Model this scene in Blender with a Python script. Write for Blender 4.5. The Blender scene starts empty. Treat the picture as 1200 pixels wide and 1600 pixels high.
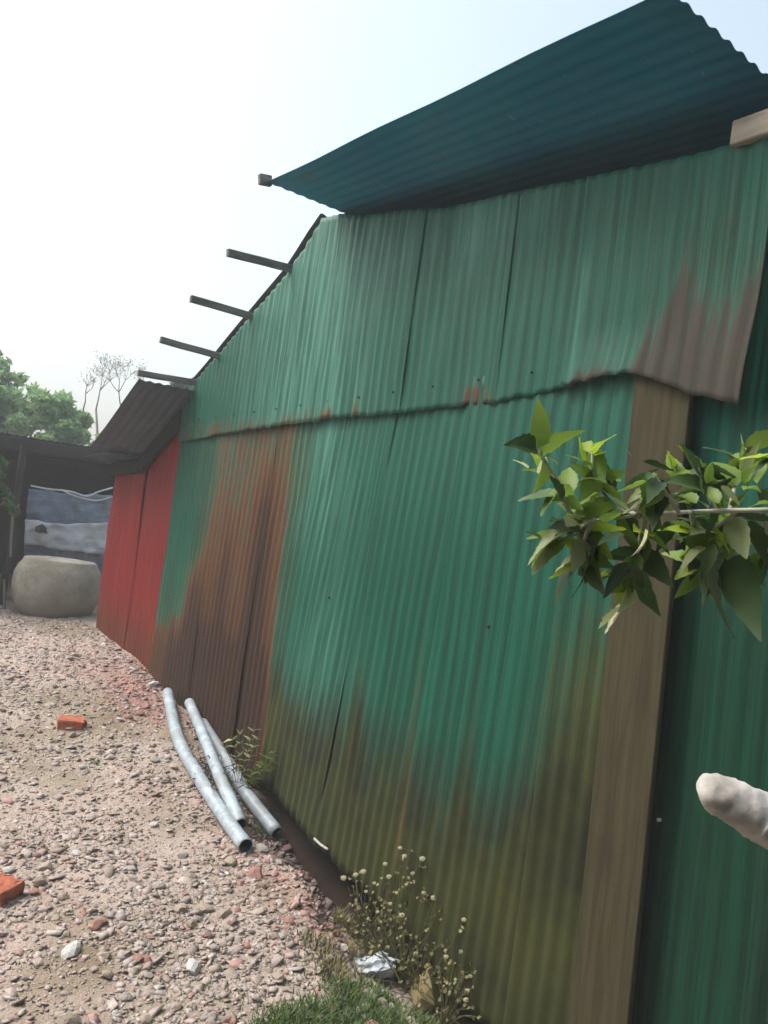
import bpy, bmesh, math, random
import numpy as np
from mathutils import Vector, Matrix, Euler
random.seed(7); rng = np.random.default_rng(7)
PI = math.pi
sc = bpy.context.scene
C = sc.collection

# ------------------------------------------------------------------ camera
YAW, PITCH, ROLL, FPX = math.radians(34.58), math.radians(1.7), math.radians(6.68), 1250.0
CAM = Vector((-2.15, 0.0, 1.6))
fw = Vector((math.sin(YAW)*math.cos(PITCH), math.cos(YAW)*math.cos(PITCH), math.sin(PITCH)))
r0 = Vector((math.cos(YAW), -math.sin(YAW), 0)); u0 = r0.cross(fw)
rt = math.cos(ROLL)*r0 + math.sin(ROLL)*u0
up = -math.sin(ROLL)*r0 + math.cos(ROLL)*u0
cd = bpy.data.cameras.new('camera'); cam = bpy.data.objects.new('camera', cd); C.objects.link(cam)
M = Matrix.Identity(4)
for i in range(3):
    M[i][0] = rt[i]; M[i][1] = up[i]; M[i][2] = -fw[i]; M[i][3] = CAM[i]
cam.matrix_world = M
cd.sensor_fit = 'HORIZONTAL'; cd.sensor_width = 36; cd.lens = 36*FPX/1200
cd.clip_start = 0.05; cd.clip_end = 1000
sc.camera = cam

# ------------------------------------------------------------------ sky, sun, exposure
SUN_AZ, SUN_EL = math.radians(-52), math.radians(54)      # azimuth from +Y towards +X
w = bpy.data.worlds.new("World"); sc.world = w; w.use_nodes = True
wn = w.node_tree; wn.nodes.clear()
sky = wn.nodes.new('ShaderNodeTexSky'); sky.sky_type = 'NISHITA'; sky.sun_disc = False
sky.sun_elevation = SUN_EL; sky.sun_rotation = SUN_AZ
sky.air_density = 1.3; sky.dust_density = 6.0; sky.ozone_density = 2.0
bg = wn.nodes.new('ShaderNodeBackground'); bg.inputs['Strength'].default_value = 0.105
wo = wn.nodes.new('ShaderNodeOutputWorld')
hs = wn.nodes.new('ShaderNodeHueSaturation'); hs.inputs['Saturation'].default_value = .6; hs.inputs['Value'].default_value = 1.1; hs.inputs['Hue'].default_value = .475
wn.links.new(sky.outputs[0], hs.inputs['Color']); wn.links.new(hs.outputs[0], bg.inputs[0]); wn.links.new(bg.outputs[0], wo.inputs[0])
ld = bpy.data.lights.new('sun', 'SUN'); sun = bpy.data.objects.new('sun', ld); C.objects.link(sun)
ld.energy = 0.85; ld.angle = math.radians(25); ld.color = (1.0, 0.96, 0.9)
sd = Vector((math.sin(SUN_AZ)*math.cos(SUN_EL), math.cos(SUN_AZ)*math.cos(SUN_EL), math.sin(SUN_EL)))
sun.rotation_euler = sd.to_track_quat('Z', 'Y').to_euler()
sc.view_settings.view_transform = 'Standard'; sc.view_settings.look = 'None'
sc.view_settings.gamma = 1; sc.view_settings.use_curve_mapping = False
sc.view_settings.exposure = 1.42
sc.cycles.max_bounces = 6; sc.cycles.volume_bounces = 1
VEIL = .0065

# ------------------------------------------------------------------ helpers
def ray(px, py): return fw + rt*((px-600)/FPX) - up*((py-800)/FPX)
def at(ax, v, px, py):
    d = ray(px, py); return CAM + d*((v-CAM[ax])/d[ax])
def atd(px, py, d): return CAM + ray(px, py)*d

def nz(x, y, s=0):
    """smooth value noise, numpy, -1..1"""
    x = np.asarray(x, float); y = np.asarray(y, float)
    xi = np.floor(x); yi = np.floor(y); fx = x-xi; fy = y-yi
    fx = fx*fx*(3-2*fx); fy = fy*fy*(3-2*fy)
    def h(a, b):
        v = np.sin(a*127.1 + b*311.7 + s*74.7)*43758.5453
        return (v-np.floor(v))*2-1
    return (h(xi,yi)*(1-fx)+h(xi+1,yi)*fx)*(1-fy) + (h(xi,yi+1)*(1-fx)+h(xi+1,yi+1)*fx)*fy
def ss(a, b, x):
    t = np.clip((np.asarray(x, float)-a)/(b-a), 0, 1); return t*t*(3-2*t)

def tag(o, label=None, cat=None, group=None, kind=None):
    if label: o['label'] = label
    if cat: o['category'] = cat
    if group: o['group'] = group
    if kind: o['kind'] = kind
    return o
def empty(name, loc, label, cat, group=None):
    o = bpy.data.objects.new(name, None); C.objects.link(o); o.location = loc
    o.empty_display_size = .1
    return tag(o, label, cat, group)
def link(name, me, mat, parent=None, loc=None):
    o = bpy.data.objects.new(name, me); C.objects.link(o)
    if mat and len(me.materials) == 0: me.materials.append(mat)
    if loc is not None: o.location = loc
    if parent:
        o.parent = parent
        if loc is None:       # geometry written in world coordinates
            o.location = -Vector(parent.location)
    return o
def pydata(name, v, f, smooth=False):
    me = bpy.data.meshes.new(name); me.from_pydata([tuple(p) for p in v], [], [tuple(q) for q in f]); me.update()
    if smooth: me.polygons.foreach_set('use_smooth', [True]*len(me.polygons))
    return me
def box(name, p0, p1, wd, hd, mat, parent=None, upv=Vector((0,0,1)), bev=0.004, jit=0.0):
    """squared bar from p0 to p1"""
    p0 = Vector(p0); p1 = Vector(p1); d = (p1-p0); L = d.length; d.normalize()
    s = d.cross(upv).normalized(); t = s.cross(d).normalized()
    bm = bmesh.new(); n = max(2, int(L/.12)); rings = []
    for i in range(n+1):
        c = p0 + d*(L*i/n) + s*random.uniform(-jit, jit) + t*random.uniform(-jit, jit)
        rings.append([bm.verts.new(c + s*a*wd/2 + t*b*hd/2) for a, b in ((-1,-1),(1,-1),(1,1),(-1,1))])
    for i in range(n):
        for k in range(4):
            bm.faces.new((rings[i][k], rings[i][(k+1)%4], rings[i+1][(k+1)%4], rings[i+1][k]))
    bm.faces.new(rings[0][::-1]); bm.faces.new(rings[-1])
    bmesh.ops.recalc_face_normals(bm, faces=bm.faces)
    if bev:
        es = [e for e in bm.edges if len(e.link_faces) == 2 and e.calc_face_angle(0) > 1.0]
        bmesh.ops.bevel(bm, geom=es, offset=bev, segments=1, affect='EDGES')
    me = bpy.data.meshes.new(name); bm.to_mesh(me); bm.free()
    return link(name, me, mat, parent)
def tube_geo(pts, rad, seg=8, cap=True):
    pts = [Vector(p) for p in pts]; v = []; f = []
    rads = rad if isinstance(rad, (list, tuple)) else [rad]*len(pts)
    ref = Vector((0.13, 0.21, 0.97))
    for i, p in enumerate(pts):
        d = (pts[min(i+1, len(pts)-1)] - pts[max(i-1, 0)]).normalized()
        s = d.cross(ref)
        if s.length < .05: s = d.cross(Vector((1,0,0)))
        s.normalize(); t = s.cross(d)
        for k in range(seg):
            a = 2*PI*k/seg; v.append(p + (s*math.cos(a) + t*math.sin(a))*rads[i])
    for i in range(len(pts)-1):
        for k in range(seg):
            a = i*seg+k; b = i*seg+(k+1) % seg
            f.append((a, b, b+seg, a+seg))
    if cap:
        f.append(tuple(range(seg))[::-1]); f.append(tuple((len(pts)-1)*seg+k for k in range(seg)))
    return v, f
def tubes(name, lst, mat, parent=None, seg=6):
    v = []; f = []
    for pts, rad in lst:
        a, b = tube_geo(pts, rad, seg); o = len(v); v += a; f += [tuple(i+o for i in q) for q in b]
    return link(name, pydata(name, v, f, True), mat, parent)
def curve(ps, n=14):
    """Catmull-Rom through points"""
    ps = [Vector(p) for p in ps]; ps = [2*ps[0]-ps[1]] + ps + [2*ps[-1]-ps[-2]]; out = []
    for i in range(1, len(ps)-2):
        a, b, c, d = ps[i-1:i+3]
        for k in range(n):
            t = k/n
            out.append(.5*((2*b)+(c-a)*t+(2*a-5*b+4*c-d)*t*t+(3*b-a-3*c+d)*t**3))
    out.append(ps[-2]); return out

# ------------------------------------------------------------------ materials
class NT:
    def __init__(s, name):
        s.m = bpy.data.materials.new(name); s.m.use_nodes = True; s.t = s.m.node_tree
        s.b = s.t.nodes['Principled BSDF']; s.o = s.t.nodes['Material Output']
    def n(s, typ, **kw):
        q = s.t.nodes.new(typ)
        for k, v in kw.items():
            if k in q.inputs: q.inputs[k].default_value = v
            else: setattr(q, k, v)
        return q
    def l(s, a, b): s.t.links.new(a, b)
    def coord(s, kind='Object', scale=(1,1,1), rot=(0,0,0)):
        tc = s.n('ShaderNodeTexCoord'); mp = s.n('ShaderNodeMapping')
        mp.inputs['Scale'].default_value = scale; mp.inputs['Rotation'].default_value = rot
        s.l(tc.outputs[kind], mp.inputs[0]); return mp.outputs[0]
    def noise(s, vec, scale=5, detail=4, rough=.6, dist=0):
        q = s.n('ShaderNodeTexNoise'); q.inputs['Scale'].default_value = scale
        q.inputs['Detail'].default_value = detail; q.inputs['Roughness'].default_value = rough
        q.inputs['Distortion'].default_value = dist
        if vec is not None: s.l(vec, q.inputs['Vector'])
        return q.outputs['Fac']
    def ramp(s, fac, stops):
        q = s.n('ShaderNodeValToRGB'); e = q.color_ramp.elements
        while len(e) > 1: e.remove(e[-1])
        e[0].position = stops[0][0]; e[0].color = (*stops[0][1], 1)
        for p, c in stops[1:]:
            x = e.new(p); x.color = (*c, 1)
        s.l(fac, q.inputs[0]); return q.outputs[0]
    def mix(s, fac, a, b, mode='MIX'):
        q = s.n('ShaderNodeMix', data_type='RGBA', blend_type=mode)
        for i, v in ((0, fac), (6, a), (7, b)):
            if isinstance(v, (int, float)): q.inputs[i].default_value = v
            elif isinstance(v, tuple): q.inputs[i].default_value = (*v, 1)
            else: s.l(v, q.inputs[i])
        return q.outputs[2]
    def math(s, op, a, b=0.0, c=0.0, clamp=False):
        q = s.n('ShaderNodeMath', operation=op, use_clamp=clamp)
        for i, v in enumerate((a, b, c)):
            if isinstance(v, (int, float)): q.inputs[i].default_value = v
            else: s.l(v, q.inputs[i])
        return q.outputs[0]
    def rng(s, v, a, b, c=0, d=1):
        q = s.n('ShaderNodeMapRange', interpolation_type='SMOOTHSTEP')
        s.l(v, q.inputs[0])
        for i, x in enumerate((a, b, c, d)): q.inputs[i+1].default_value = x
        return q.outputs[0]
    def attr(s, name):
        return s.n('ShaderNodeAttribute', attribute_name=name)
    def bump(s, h, strength=.3, dist=.01):
        q = s.n('ShaderNodeBump'); q.inputs['Strength'].default_value = strength; q.inputs['Distance'].default_value = dist
        s.l(h, q.inputs['Height']); s.l(q.outputs[0], s.b.inputs['Normal']); return q
    def fin(s, col=None, rough=.8, spec=.3):
        if col is not None:
            if isinstance(col, tuple): s.b.inputs['Base Color'].default_value = (*col, 1)
            else: s.l(col, s.b.inputs['Base Color'])
        if isinstance(rough, (int, float)): s.b.inputs['Roughness'].default_value = rough
        else: s.l(rough, s.b.inputs['Roughness'])
        s.b.inputs['Specular IOR Level'].default_value = spec
        return s.m

def sheet_mat(name, ca, cb, cf, rust=((.19,.12,.045),(.10,.038,.013),(.032,.013,.007)), mud_shade_cols=((.042,.038,.004),(.017,.012,.002)), rough=.55, spec=.22):
    t = NT(name)
    uvs = t.coord('UV', (13, .55, 1)); uvf = t.coord('UV', (1, 1, 1)); uvm = t.coord('UV', (42, 1.6, 1))
    st = t.noise(uvs, 1, 5, .62, .15); bl = t.noise(uvf, 2.2, 5, .6); fi = t.noise(uvf, 60, 4, .7); sm = t.noise(uvm, 1, 4, .6)
    us = t.noise(t.coord('UV', (120, 1.3, 1)), 1, 4, .6); ud = t.noise(t.coord('UV', (70, 9, 1)), 1, 6, .75, .4)
    base = t.mix(t.rng(st, .3, .7), ca, cb)
    base = t.mix(t.math('MULTIPLY', t.rng(us, .42, .62), .55), base, tuple(x*.5 for x in ca))
    base = t.mix(t.math('MULTIPLY', t.rng(bl, .35, .75), .45), base, tuple(x*.72 for x in ca))
    fade_and_light = t.attr('fade_and_light').outputs['Fac']
    ff = t.math('MULTIPLY', fade_and_light, t.math('ADD', .25, t.math('MULTIPLY', t.rng(sm, .38, .68), 1.0)), clamp=True)
    base = t.mix(ff, base, cf)
    mud_and_shade = t.attr('mud_and_shade').outputs['Fac']
    mf = t.rng(t.math('ADD', mud_and_shade, t.math('ADD', t.math('MULTIPLY', t.math('SUBTRACT', us, .5), .9), t.math('MULTIPLY', t.math('SUBTRACT', ud, .5), .6))), .08, .85)
    mc = t.mix(t.rng(bl, .35, .68), mud_shade_cols[0], mud_shade_cols[1])
    base = t.mix(t.math('MULTIPLY', mf, .88), base, mc)
    ru = t.attr('rust').outputs['Fac']
    nn = t.math('ADD', t.math('MULTIPLY', t.math('SUBTRACT', st, .5), .55), t.math('ADD', t.math('MULTIPLY', t.math('SUBTRACT', sm, .5), .75), t.math('MULTIPLY', t.math('SUBTRACT', ud, .5), 1.1)))
    rf = t.math('ADD', t.math('MULTIPLY', t.rng(t.math('ADD', ru, nn), .15, .85), .5), t.math('MULTIPLY', t.rng(t.math('ADD', ru, nn), .44, .54), .45), clamp=True)
    rcol = t.ramp(t.math('ADD', t.math('MULTIPLY', sm, .55), t.math('MULTIPLY', ru, .5)), [(.28, rust[0]), (.54, rust[1]), (.84, rust[2])])
    col = t.mix(rf, base, rcol)
    # small rust freckles everywhere
    fr = t.rng(t.noise(uvf, 24, 5, .7), .68, .78)
    col = t.mix(t.math('MULTIPLY', fr, .5), col, rust[1])
    # thin grime lines
    col = t.mix(t.math('MULTIPLY', t.rng(sm, .6, .8), .35), col, tuple(x*.35 for x in ca))
    t.bump(t.math('ADD', t.math('MULTIPLY', fi, .4), t.math('ADD', bl, sm)), .25, .006)
    return t.fin(col, t.math('ADD', rough, t.math('MULTIPLY', t.math('MAXIMUM', rf, mf), .35)), spec)

m_green = sheet_mat('faded green painted metal', (.0012,.066,.038), (.003,.088,.054), (.055,.18,.135))
m_green2 = sheet_mat('grey browned green metal', (.0012,.066,.038), (.003,.088,.054), (.055,.18,.135), rust=((.085,.085,.062),(.058,.046,.036),(.036,.026,.022)))
m_flash = sheet_mat('dark blue metal strip', (.002,.040,.055), (.003,.055,.07), (.02,.06,.07))
m_deep = sheet_mat('deep green painted metal', (.0004,.036,.017), (.0006,.048,.024), (.002,.19,.125), mud_shade_cols=((.002,.018,.007),(.0015,.010,.004)))  # low colours are darkened green, painting in shade
m_red = sheet_mat('red painted metal', (.20,.011,.008), (.15,.009,.007), (.23,.03,.022))
t = NT('blue green roof underside'); a = t.noise(t.coord('Object'), 1.6, 6, .6); b = t.noise(t.coord('Object', (1, 4, 1)), 7, 5, .7); c = t.noise(t.coord('Object'), 60, 4, .7)
col = t.mix(t.rng(a, .35, .7), (.006,.16,.26), (.022,.21,.30)); col = t.mix(t.math('MULTIPLY', t.rng(b, .62, .76), .6), col, (.25,.33,.36)); col = t.mix(t.math('MULTIPLY', t.rng(t.math('ADD', a, t.math('MULTIPLY', b, .5)), .85, .95), .6), col, (.09,.06,.045))
t.bump(c, .2, .004); m_roofu = t.fin(col, .7, .15)
m_roofg = sheet_mat('grey weathered roof metal', (.09,.11,.13), (.12,.14,.165), (.16,.18,.2), rough=.55)
m_cream = sheet_mat('cream weathered metal', (.24,.21,.165), (.3,.27,.22), (.3,.3,.27), rough=.6)

def wood_mat(name, c0, c1, sc_=(30,30,2), rough=.85):
    t = NT(name); v = t.coord('Object', sc_); a = t.noise(v, 1, 6, .65, .3); b = t.noise(t.coord('Object'), 4, 4, .6)
    col = t.mix(t.rng(a, .3, .7), c0, c1); col = t.mix(t.math('MULTIPLY', t.rng(b, .5, .8), .5), col, tuple(x*.45 for x in c0))
    t.bump(a, .5, .004); return t.fin(col, rough, .2)
m_board = wood_mat('grey brown board wood', (.052,.046,.022), (.030,.025,.011), (1, 40, 2.0))
m_purlin = wood_mat('weathered purlin wood', (.2,.2,.18), (.1,.1,.09), (2, 40, 40))
m_cbeam = wood_mat('cream weathered beam', (.34,.30,.235), (.22,.19,.15), (20,3,30))
m_post = wood_mat('pale post wood', (.6,.6,.62), (.45,.45,.47))
m_dark = wood_mat('dark shed timber', (.03,.03,.028), (.018,.018,.017))
m_pale = wood_mat('pale barkless wood', (.50,.49,.46), (.30,.28,.25), (24,24,24))
m_bark = wood_mat('brown bark', (.12,.09,.06), (.05,.038,.026), (20,20,5))

t = NT('rubbly earth'); oc = t.coord('Object')
a = t.noise(oc, 1.3, 5, .6); b = t.noise(oc, 14, 6, .7); c = t.noise(oc, 90, 4, .7)
col = t.mix(t.rng(b, .3, .7), (.40,.33,.275), (.48,.405,.345)); col = t.mix(t.rng(a, .45, .7), col, (.24,.20,.13))
col = t.mix(t.attr('brick').outputs['Fac'], col, (.33,.15,.115)); col = t.mix(t.rng(c, .35, .65), t.mix(.25, col, (.2,.16,.13)), col)
col = t.mix(t.attr('foot_dark').outputs['Fac'], col, (.028,.018,.012))
t.bump(t.math('ADD', b, t.math('MULTIPLY', c, .6)), .9, .02); m_earth = t.fin(col, .95, .15)

t = NT('rubble chips'); cc = t.attr('tint').outputs['Color']; a = t.noise(t.coord('Object'), 120, 4, .7)
t.bump(a, .4, .004); m_chip = t.fin(t.mix(t.math('MULTIPLY', t.rng(a, .35, .7), .35), cc, (.10,.085,.07)), .92, .2)

def stone_mat(name, c0, c1, sc_=30):
    t = NT(name); a = t.noise(t.coord('Object'), sc_, 6, .7); b = t.noise(t.coord('Object'), sc_*4, 3, .7)
    col = t.mix(t.rng(a, .35, .65), c0, c1); t.bump(t.math('ADD', a, t.math('MULTIPLY', b, .5)), .6, .006); return t.fin(col, .9, .25)
m_stone = [stone_mat('tan stone', (.42,.35,.28), (.30,.25,.195)), stone_mat('grey stone', (.40,.36,.32), (.28,.25,.22)),
           stone_mat('pinkish brick rubble', (.40,.24,.195), (.29,.155,.12)), stone_mat('pale stone', (.5,.46,.41), (.36,.32,.28))]
m_brown = stone_mat('brown render', (.12,.09,.07), (.07,.055,.045), 6)
m_orange = stone_mat('orange fired brick', (.40,.135,.075), (.29,.085,.05))
m_yrock = stone_mat('yellowish rock', (.33,.27,.13), (.2,.17,.08))
m_white = stone_mat('white stone', (.62,.62,.6), (.45,.44,.42))

t = NT('cement jar'); oc = t.coord('Object'); a = t.noise(oc, 5, 6, .65); b = t.noise(oc, 40, 4, .7); g = t.n('ShaderNodeSeparateXYZ')
t.l(t.coord('Object'), g.inputs[0])
col = t.mix(t.rng(a, .35, .7), (.30,.285,.235), (.20,.18,.14))
col = t.mix(t.math('MULTIPLY', t.rng(t.math('ADD', g.outputs[2], t.math('MULTIPLY', a, .3)), .42, .12), .75), col, (.15,.11,.075))
t.bump(t.math('ADD', a, t.math('MULTIPLY', b, .4)), .5, .02); m_jar = t.fin(col, .9, .2)

t = NT('pale blue plastic pipe'); a = t.noise(t.coord('Object'), 9, 5, .7); b = t.noise(t.coord('Object'), 60, 3, .7)
m_pipe = t.fin(t.mix(t.math('MULTIPLY', t.rng(t.math('ADD', a, t.math('MULTIPLY', b, .3)), .45, .75), .75), (.38,.47,.53), (.2,.22,.22)), .45, .4)
t = NT('pipe inside'); m_pin = t.fin((.03,.055,.06), .9, .1)

def tarp_mat(name, c0, c1, r=.55):
    t = NT(name); a = t.noise(t.coord('Object', (1,1,3)), 6, 5, .6); t.bump(a, .4, .02)
    return t.fin(t.mix(t.rng(a, .35, .7), c0, c1), r, .4)
m_tarpb = tarp_mat('slate blue tarpaulin', (.10,.14,.20), (.19,.23,.28))
m_tarpw = tarp_mat('pale grey plastic sheet', (.50,.53,.56), (.36,.39,.42))
m_tarpg = tarp_mat('grey cloth', (.12,.13,.14), (.07,.08,.085), .9)
m_cloth = tarp_mat('dark teal cloth', (.003,.03,.033), (.012,.05,.052), .9)
m_rope = tarp_mat('white cord', (.6,.6,.62), (.4,.4,.42))
m_bag = tarp_mat('bluish white plastic bag', (.5,.56,.6), (.34,.4,.43), .35)
m_black = tarp_mat('black plastic', (.02,.02,.022), (.03,.03,.03))

def leaf_mat(name, c, v=.35, trans=.35, rough=.5):
    t = NT(name); oi = t.n('ShaderNodeObjectInfo'); a = t.noise(t.coord('Object'), 45, 4, .6)
    r_ = t.math('ADD', 1-v, t.math('MULTIPLY', oi.outputs['Random'], 2*v))
    g = t.n('ShaderNodeMix', data_type='RGBA', blend_type='MULTIPLY'); g.inputs[0].default_value = 1
    g.inputs[6].default_value = (*c, 1); t.l(r_, g.inputs[7])
    tn = t.attr('tint').outputs['Color']
    col = t.mix(t.math('MULTIPLY', t.rng(a, .4, .75), .45), g.outputs[2], tuple(x*.5 for x in c))
    t.fin(col, rough, .45)
    tr = t.n('ShaderNodeBsdfTranslucent'); t.l(col, tr.inputs[0]); mx = t.n('ShaderNodeMixShader'); mx.inputs[0].default_value = trans
    t.l(t.b.outputs[0], mx.inputs[1]); t.l(tr.outputs[0], mx.inputs[2]); t.l(mx.outputs[0], t.o.inputs[0]); return t.m
def crown_mat(name, c0, c1, trans=.3):
    t = NT(name); a = t.attr('tint').outputs['Fac']; col = t.mix(a, c0, c1); t.fin(col, .6, .3)
    tr = t.n('ShaderNodeBsdfTranslucent'); t.l(col, tr.inputs[0]); mx = t.n('ShaderNodeMixShader'); mx.inputs[0].default_value = trans
    t.l(t.b.outputs[0], mx.inputs[1]); t.l(tr.outputs[0], mx.inputs[2]); t.l(mx.outputs[0], t.o.inputs[0]); return t.m
L_mid = leaf_mat('mid green leaf', (.17,.27,.04), trans=.45); L_bright = leaf_mat('bright yellow green leaf', (.34,.48,.03), trans=.45)
L_dark = leaf_mat('dark green leaf', (.05,.10,.025), trans=.2); L_pale = leaf_mat('pale underside leaf', (.32,.38,.17)); L_dry = leaf_mat('drying cream leaf', (.5,.48,.32), trans=.2)
m_crown = crown_mat('tree foliage', (.13,.26,.12), (.36,.52,.24), .6); m_crown2 = crown_mat('darker foliage', (.03,.075,.025), (.1,.19,.05))
m_grass = crown_mat('grass blades', (.035,.085,.02), (.13,.19,.05)); m_drystem = crown_mat('dry stalks', (.10,.10,.035), (.24,.21,.09), .1)
t = NT('dry seed head'); m_head = t.fin((.28,.26,.16), .9, .1)
t = NT('dry twig'); m_twig = t.fin((.07,.055,.045), .9, .1)
t = NT('grey bare branches'); m_bare = t.fin((.2,.18,.16), .9, .1)
t = NT('pale branch bark'); a = t.noise(t.coord('Object'), 60, 4, .6); m_pbark = t.fin(t.mix(a, (.5,.52,.44), (.25,.28,.16)), .7, .3)

# ------------------------------------------------------------------ ground
def gz(x, y, fine=True):
    x = np.asarray(x, float); y = np.asarray(y, float)
    path = np.interp(y, [2.4, 3.3, 4.2, 5.2, 6.2, 8.0, 10], [0, .045, .13, .26, .37, .43, .45])
    path = path + np.clip((-x-.6), 0, 3)*-.02*ss(3, 6, y)
    base = np.interp(y, [2.1, 3.0, 3.5, 4.1, 5.0, 6.0, 7.6], [-.2, -.17, -.08, .08, .24, .37, .44])
    edge = -.13 + .05*nz(y*2.3, 0*y, 3) + .02*nz(y*9, 0*y, 4)
    wdt = .13 + .25*ss(3.2, 2.4, y)
    k = ss(edge - wdt, edge + .03, x)
    h = path*(1-k) + base*k
    h = h + .018*nz(x*1.7, y*1.7, 1) + .012*nz(x*5, y*5, 2)
    if fine: h = h + .006*nz(x*16, y*16, 5) + .004*nz(x*37, y*37, 6)
    return h
def gzf(x, y): return float(gz(x, y))
xs = np.concatenate([[-45,-30,-20,-15,-9,-6,-4.8], np.arange(-4, .12, .026), [.3,.8,1.6,3,5,9,15,30,45]])
ys = np.concatenate([[-45,-30,-20,-12,-6,-3,-1,0,.6], np.arange(1.0, 9.3, .034), [9.6,10,10.6,11.5,13,16,22,35,60]])
XX, YY = np.meshgrid(xs, ys); ZZ = gz(XX, YY)
V = np.stack([XX, YY, ZZ], -1).reshape(-1, 3); nx = len(xs); ny = len(ys)
ii, jj = np.meshgrid(np.arange(nx-1), np.arange(ny-1)); q = (jj*nx+ii).ravel()
F = np.stack([q, q+1, q+nx+1, q+nx], -1)
me = pydata('ground', V.tolist(), F.tolist(), True)
def brickiness(x, y):
    e = ss(-.75, -.2, x)*ss(2.3, 2.9, y)*ss(4.2, 3.2, y)*.9 + ss(-.75, -.2, x)*ss(4.6, 5.3, y)*ss(7.2, 5.8, y)
    return np.clip(e*(.75+.5*nz(x*4, y*4, 8)) + .12*ss(.2, .8, nz(x*1.5, y*1.5, 9)), 0, 1)
at_ = me.attributes.new('brick', 'FLOAT', 'POINT'); at_.data.foreach_set('value', (brickiness(XX, YY)*.75).ravel().astype(np.float32))
foot_dark = ss(-.13, -.05, XX + .03*nz(YY*6, 0*YY, 4))*ss(4.6, 3.9, YY)  # darker strip of ground along the wall foot
at_ = me.attributes.new('foot_dark', 'FLOAT', 'POINT'); at_.data.foreach_set('value', foot_dark.ravel().astype(np.float32))
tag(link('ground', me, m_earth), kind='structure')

# ------------------------------------------------------------------ corrugated sheets
PITCHC, AMP = .068, .0046
def sheet(name, parent, mat, ya, yb, ztop, zbot, x0=0.0, tilt=0.0, zref=2.2, masks=None, warp=.011, seed=0, axis='wall', amp=AMP, bottomcurl=None, rows=46, ragged=.008, label=None):
    """vertical corrugated sheet in a plane of constant x; ya<yb at height zref; tilt leans it"""
    n = max(6, int(round((yb-ya)/PITCHC*7))); yy = np.linspace(ya, yb, n+1)
    v = np.zeros((rows+1, n+1, 3)); 
    for c_ in range(n+1):
        y = yy[c_]; zt = ztop(y); zb = zbot(y) + ragged*float(nz(y*30, 0, seed+11)) + ragged*float(nz(y*7, 0, seed+12))
        z = np.linspace(zb, zt, rows+1)
        yz = y + tilt*(zref - z)
        x = x0 + amp*np.sin(2*PI*(y-ya)/PITCHC) + warp*nz(yz*2.2+seed, z*1.1, seed) + warp*.35*nz(yz*6, z*3, seed+5)
        if bottomcurl is not None: x = x + bottomcurl(yz, z)
        v[:, c_, 0] = x; v[:, c_, 1] = yz; v[:, c_, 2] = z
    ii, jj = np.meshgrid(np.arange(n), np.arange(rows)); q = (jj*(n+1)+ii).ravel()
    f = np.stack([q, q+n+1, q+n+2, q+1], -1)
    V = v.reshape(-1, 3); me = pydata(name, V.tolist(), f.tolist(), True)
    uv = me.uv_layers.new(name='UVMap'); li = np.zeros(len(me.loops), int); me.loops.foreach_get('vertex_index', li)
    U = np.stack([V[:, 1] + tilt*(V[:, 2]-zref) + seed*.37, V[:, 2]], -1)[li]
    uv.data.foreach_set('uv', U.ravel().astype(np.float32))
    ms = masks(V[:, 1], V[:, 2]) if masks else {}
    for k in ('rust', 'mud_and_shade', 'fade_and_light'):
        a_ = me.attributes.new(k, 'FLOAT', 'POINT'); d = ms.get(k, np.zeros(len(V)))*np.ones(len(V)); a_.data.foreach_set('value', np.clip(d, 0, 1.2).astype(np.float32))
    o = link(name, me, mat, parent)
    so = o.modifiers.new('thickness', 'SOLIDIFY'); so.thickness = .0014
    if label: o['label'] = label
    return o
def flat_sheet(name, parent, mat, corners_fn, nu, nv, xr, seed=0, amp=AMP, masks=None):
    """roof sheet: corners_fn(u, v) gives a point; corrugations run along v, u in metres 0..xr"""
    us = np.linspace(0, xr, nu+1); vs = np.linspace(0, 1, nv+1); P = []; UV = []
    for b_ in vs:
        for a_ in us:
            p = corners_fn(a_, b_); p = Vector(p) + Vector((0, 0, amp*(1 if b_ < .01 else .42)*math.sin(2*PI*a_/PITCHC) + .006*float(nz(a_*2+seed, b_*5, seed))))
            P.append(p); UV.append((a_+seed*1.3, b_*3))
    ii, jj = np.meshgrid(np.arange(nu), np.arange(nv)); q = (jj*(nu+1)+ii).ravel()
    me = pydata(name, P, np.stack([q, q+1, q+nu+2, q+nu+1], -1).tolist(), True)
    uv = me.uv_layers.new(name='UVMap'); li = np.zeros(len(me.loops), int); me.loops.foreach_get('vertex_index', li)
    uv.data.foreach_set('uv', np.array(UV)[li].ravel().astype(np.float32))
    PA = np.array([tuple(p) for p in P]); ms = masks(PA) if masks else {}
    for k in ('rust', 'mud_and_shade', 'fade_and_light'):
        a_ = me.attributes.new(k, 'FLOAT', 'POINT'); d = ms.get(k, np.zeros(len(P)))*np.ones(len(P)); a_.data.foreach_set('value', np.clip(d, 0, 1.2).astype(np.float32))
    o = link(name, me, mat, parent); so = o.modifiers.new('thickness', 'SOLIDIFY'); so.thickness = .0014
    return o

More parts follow.
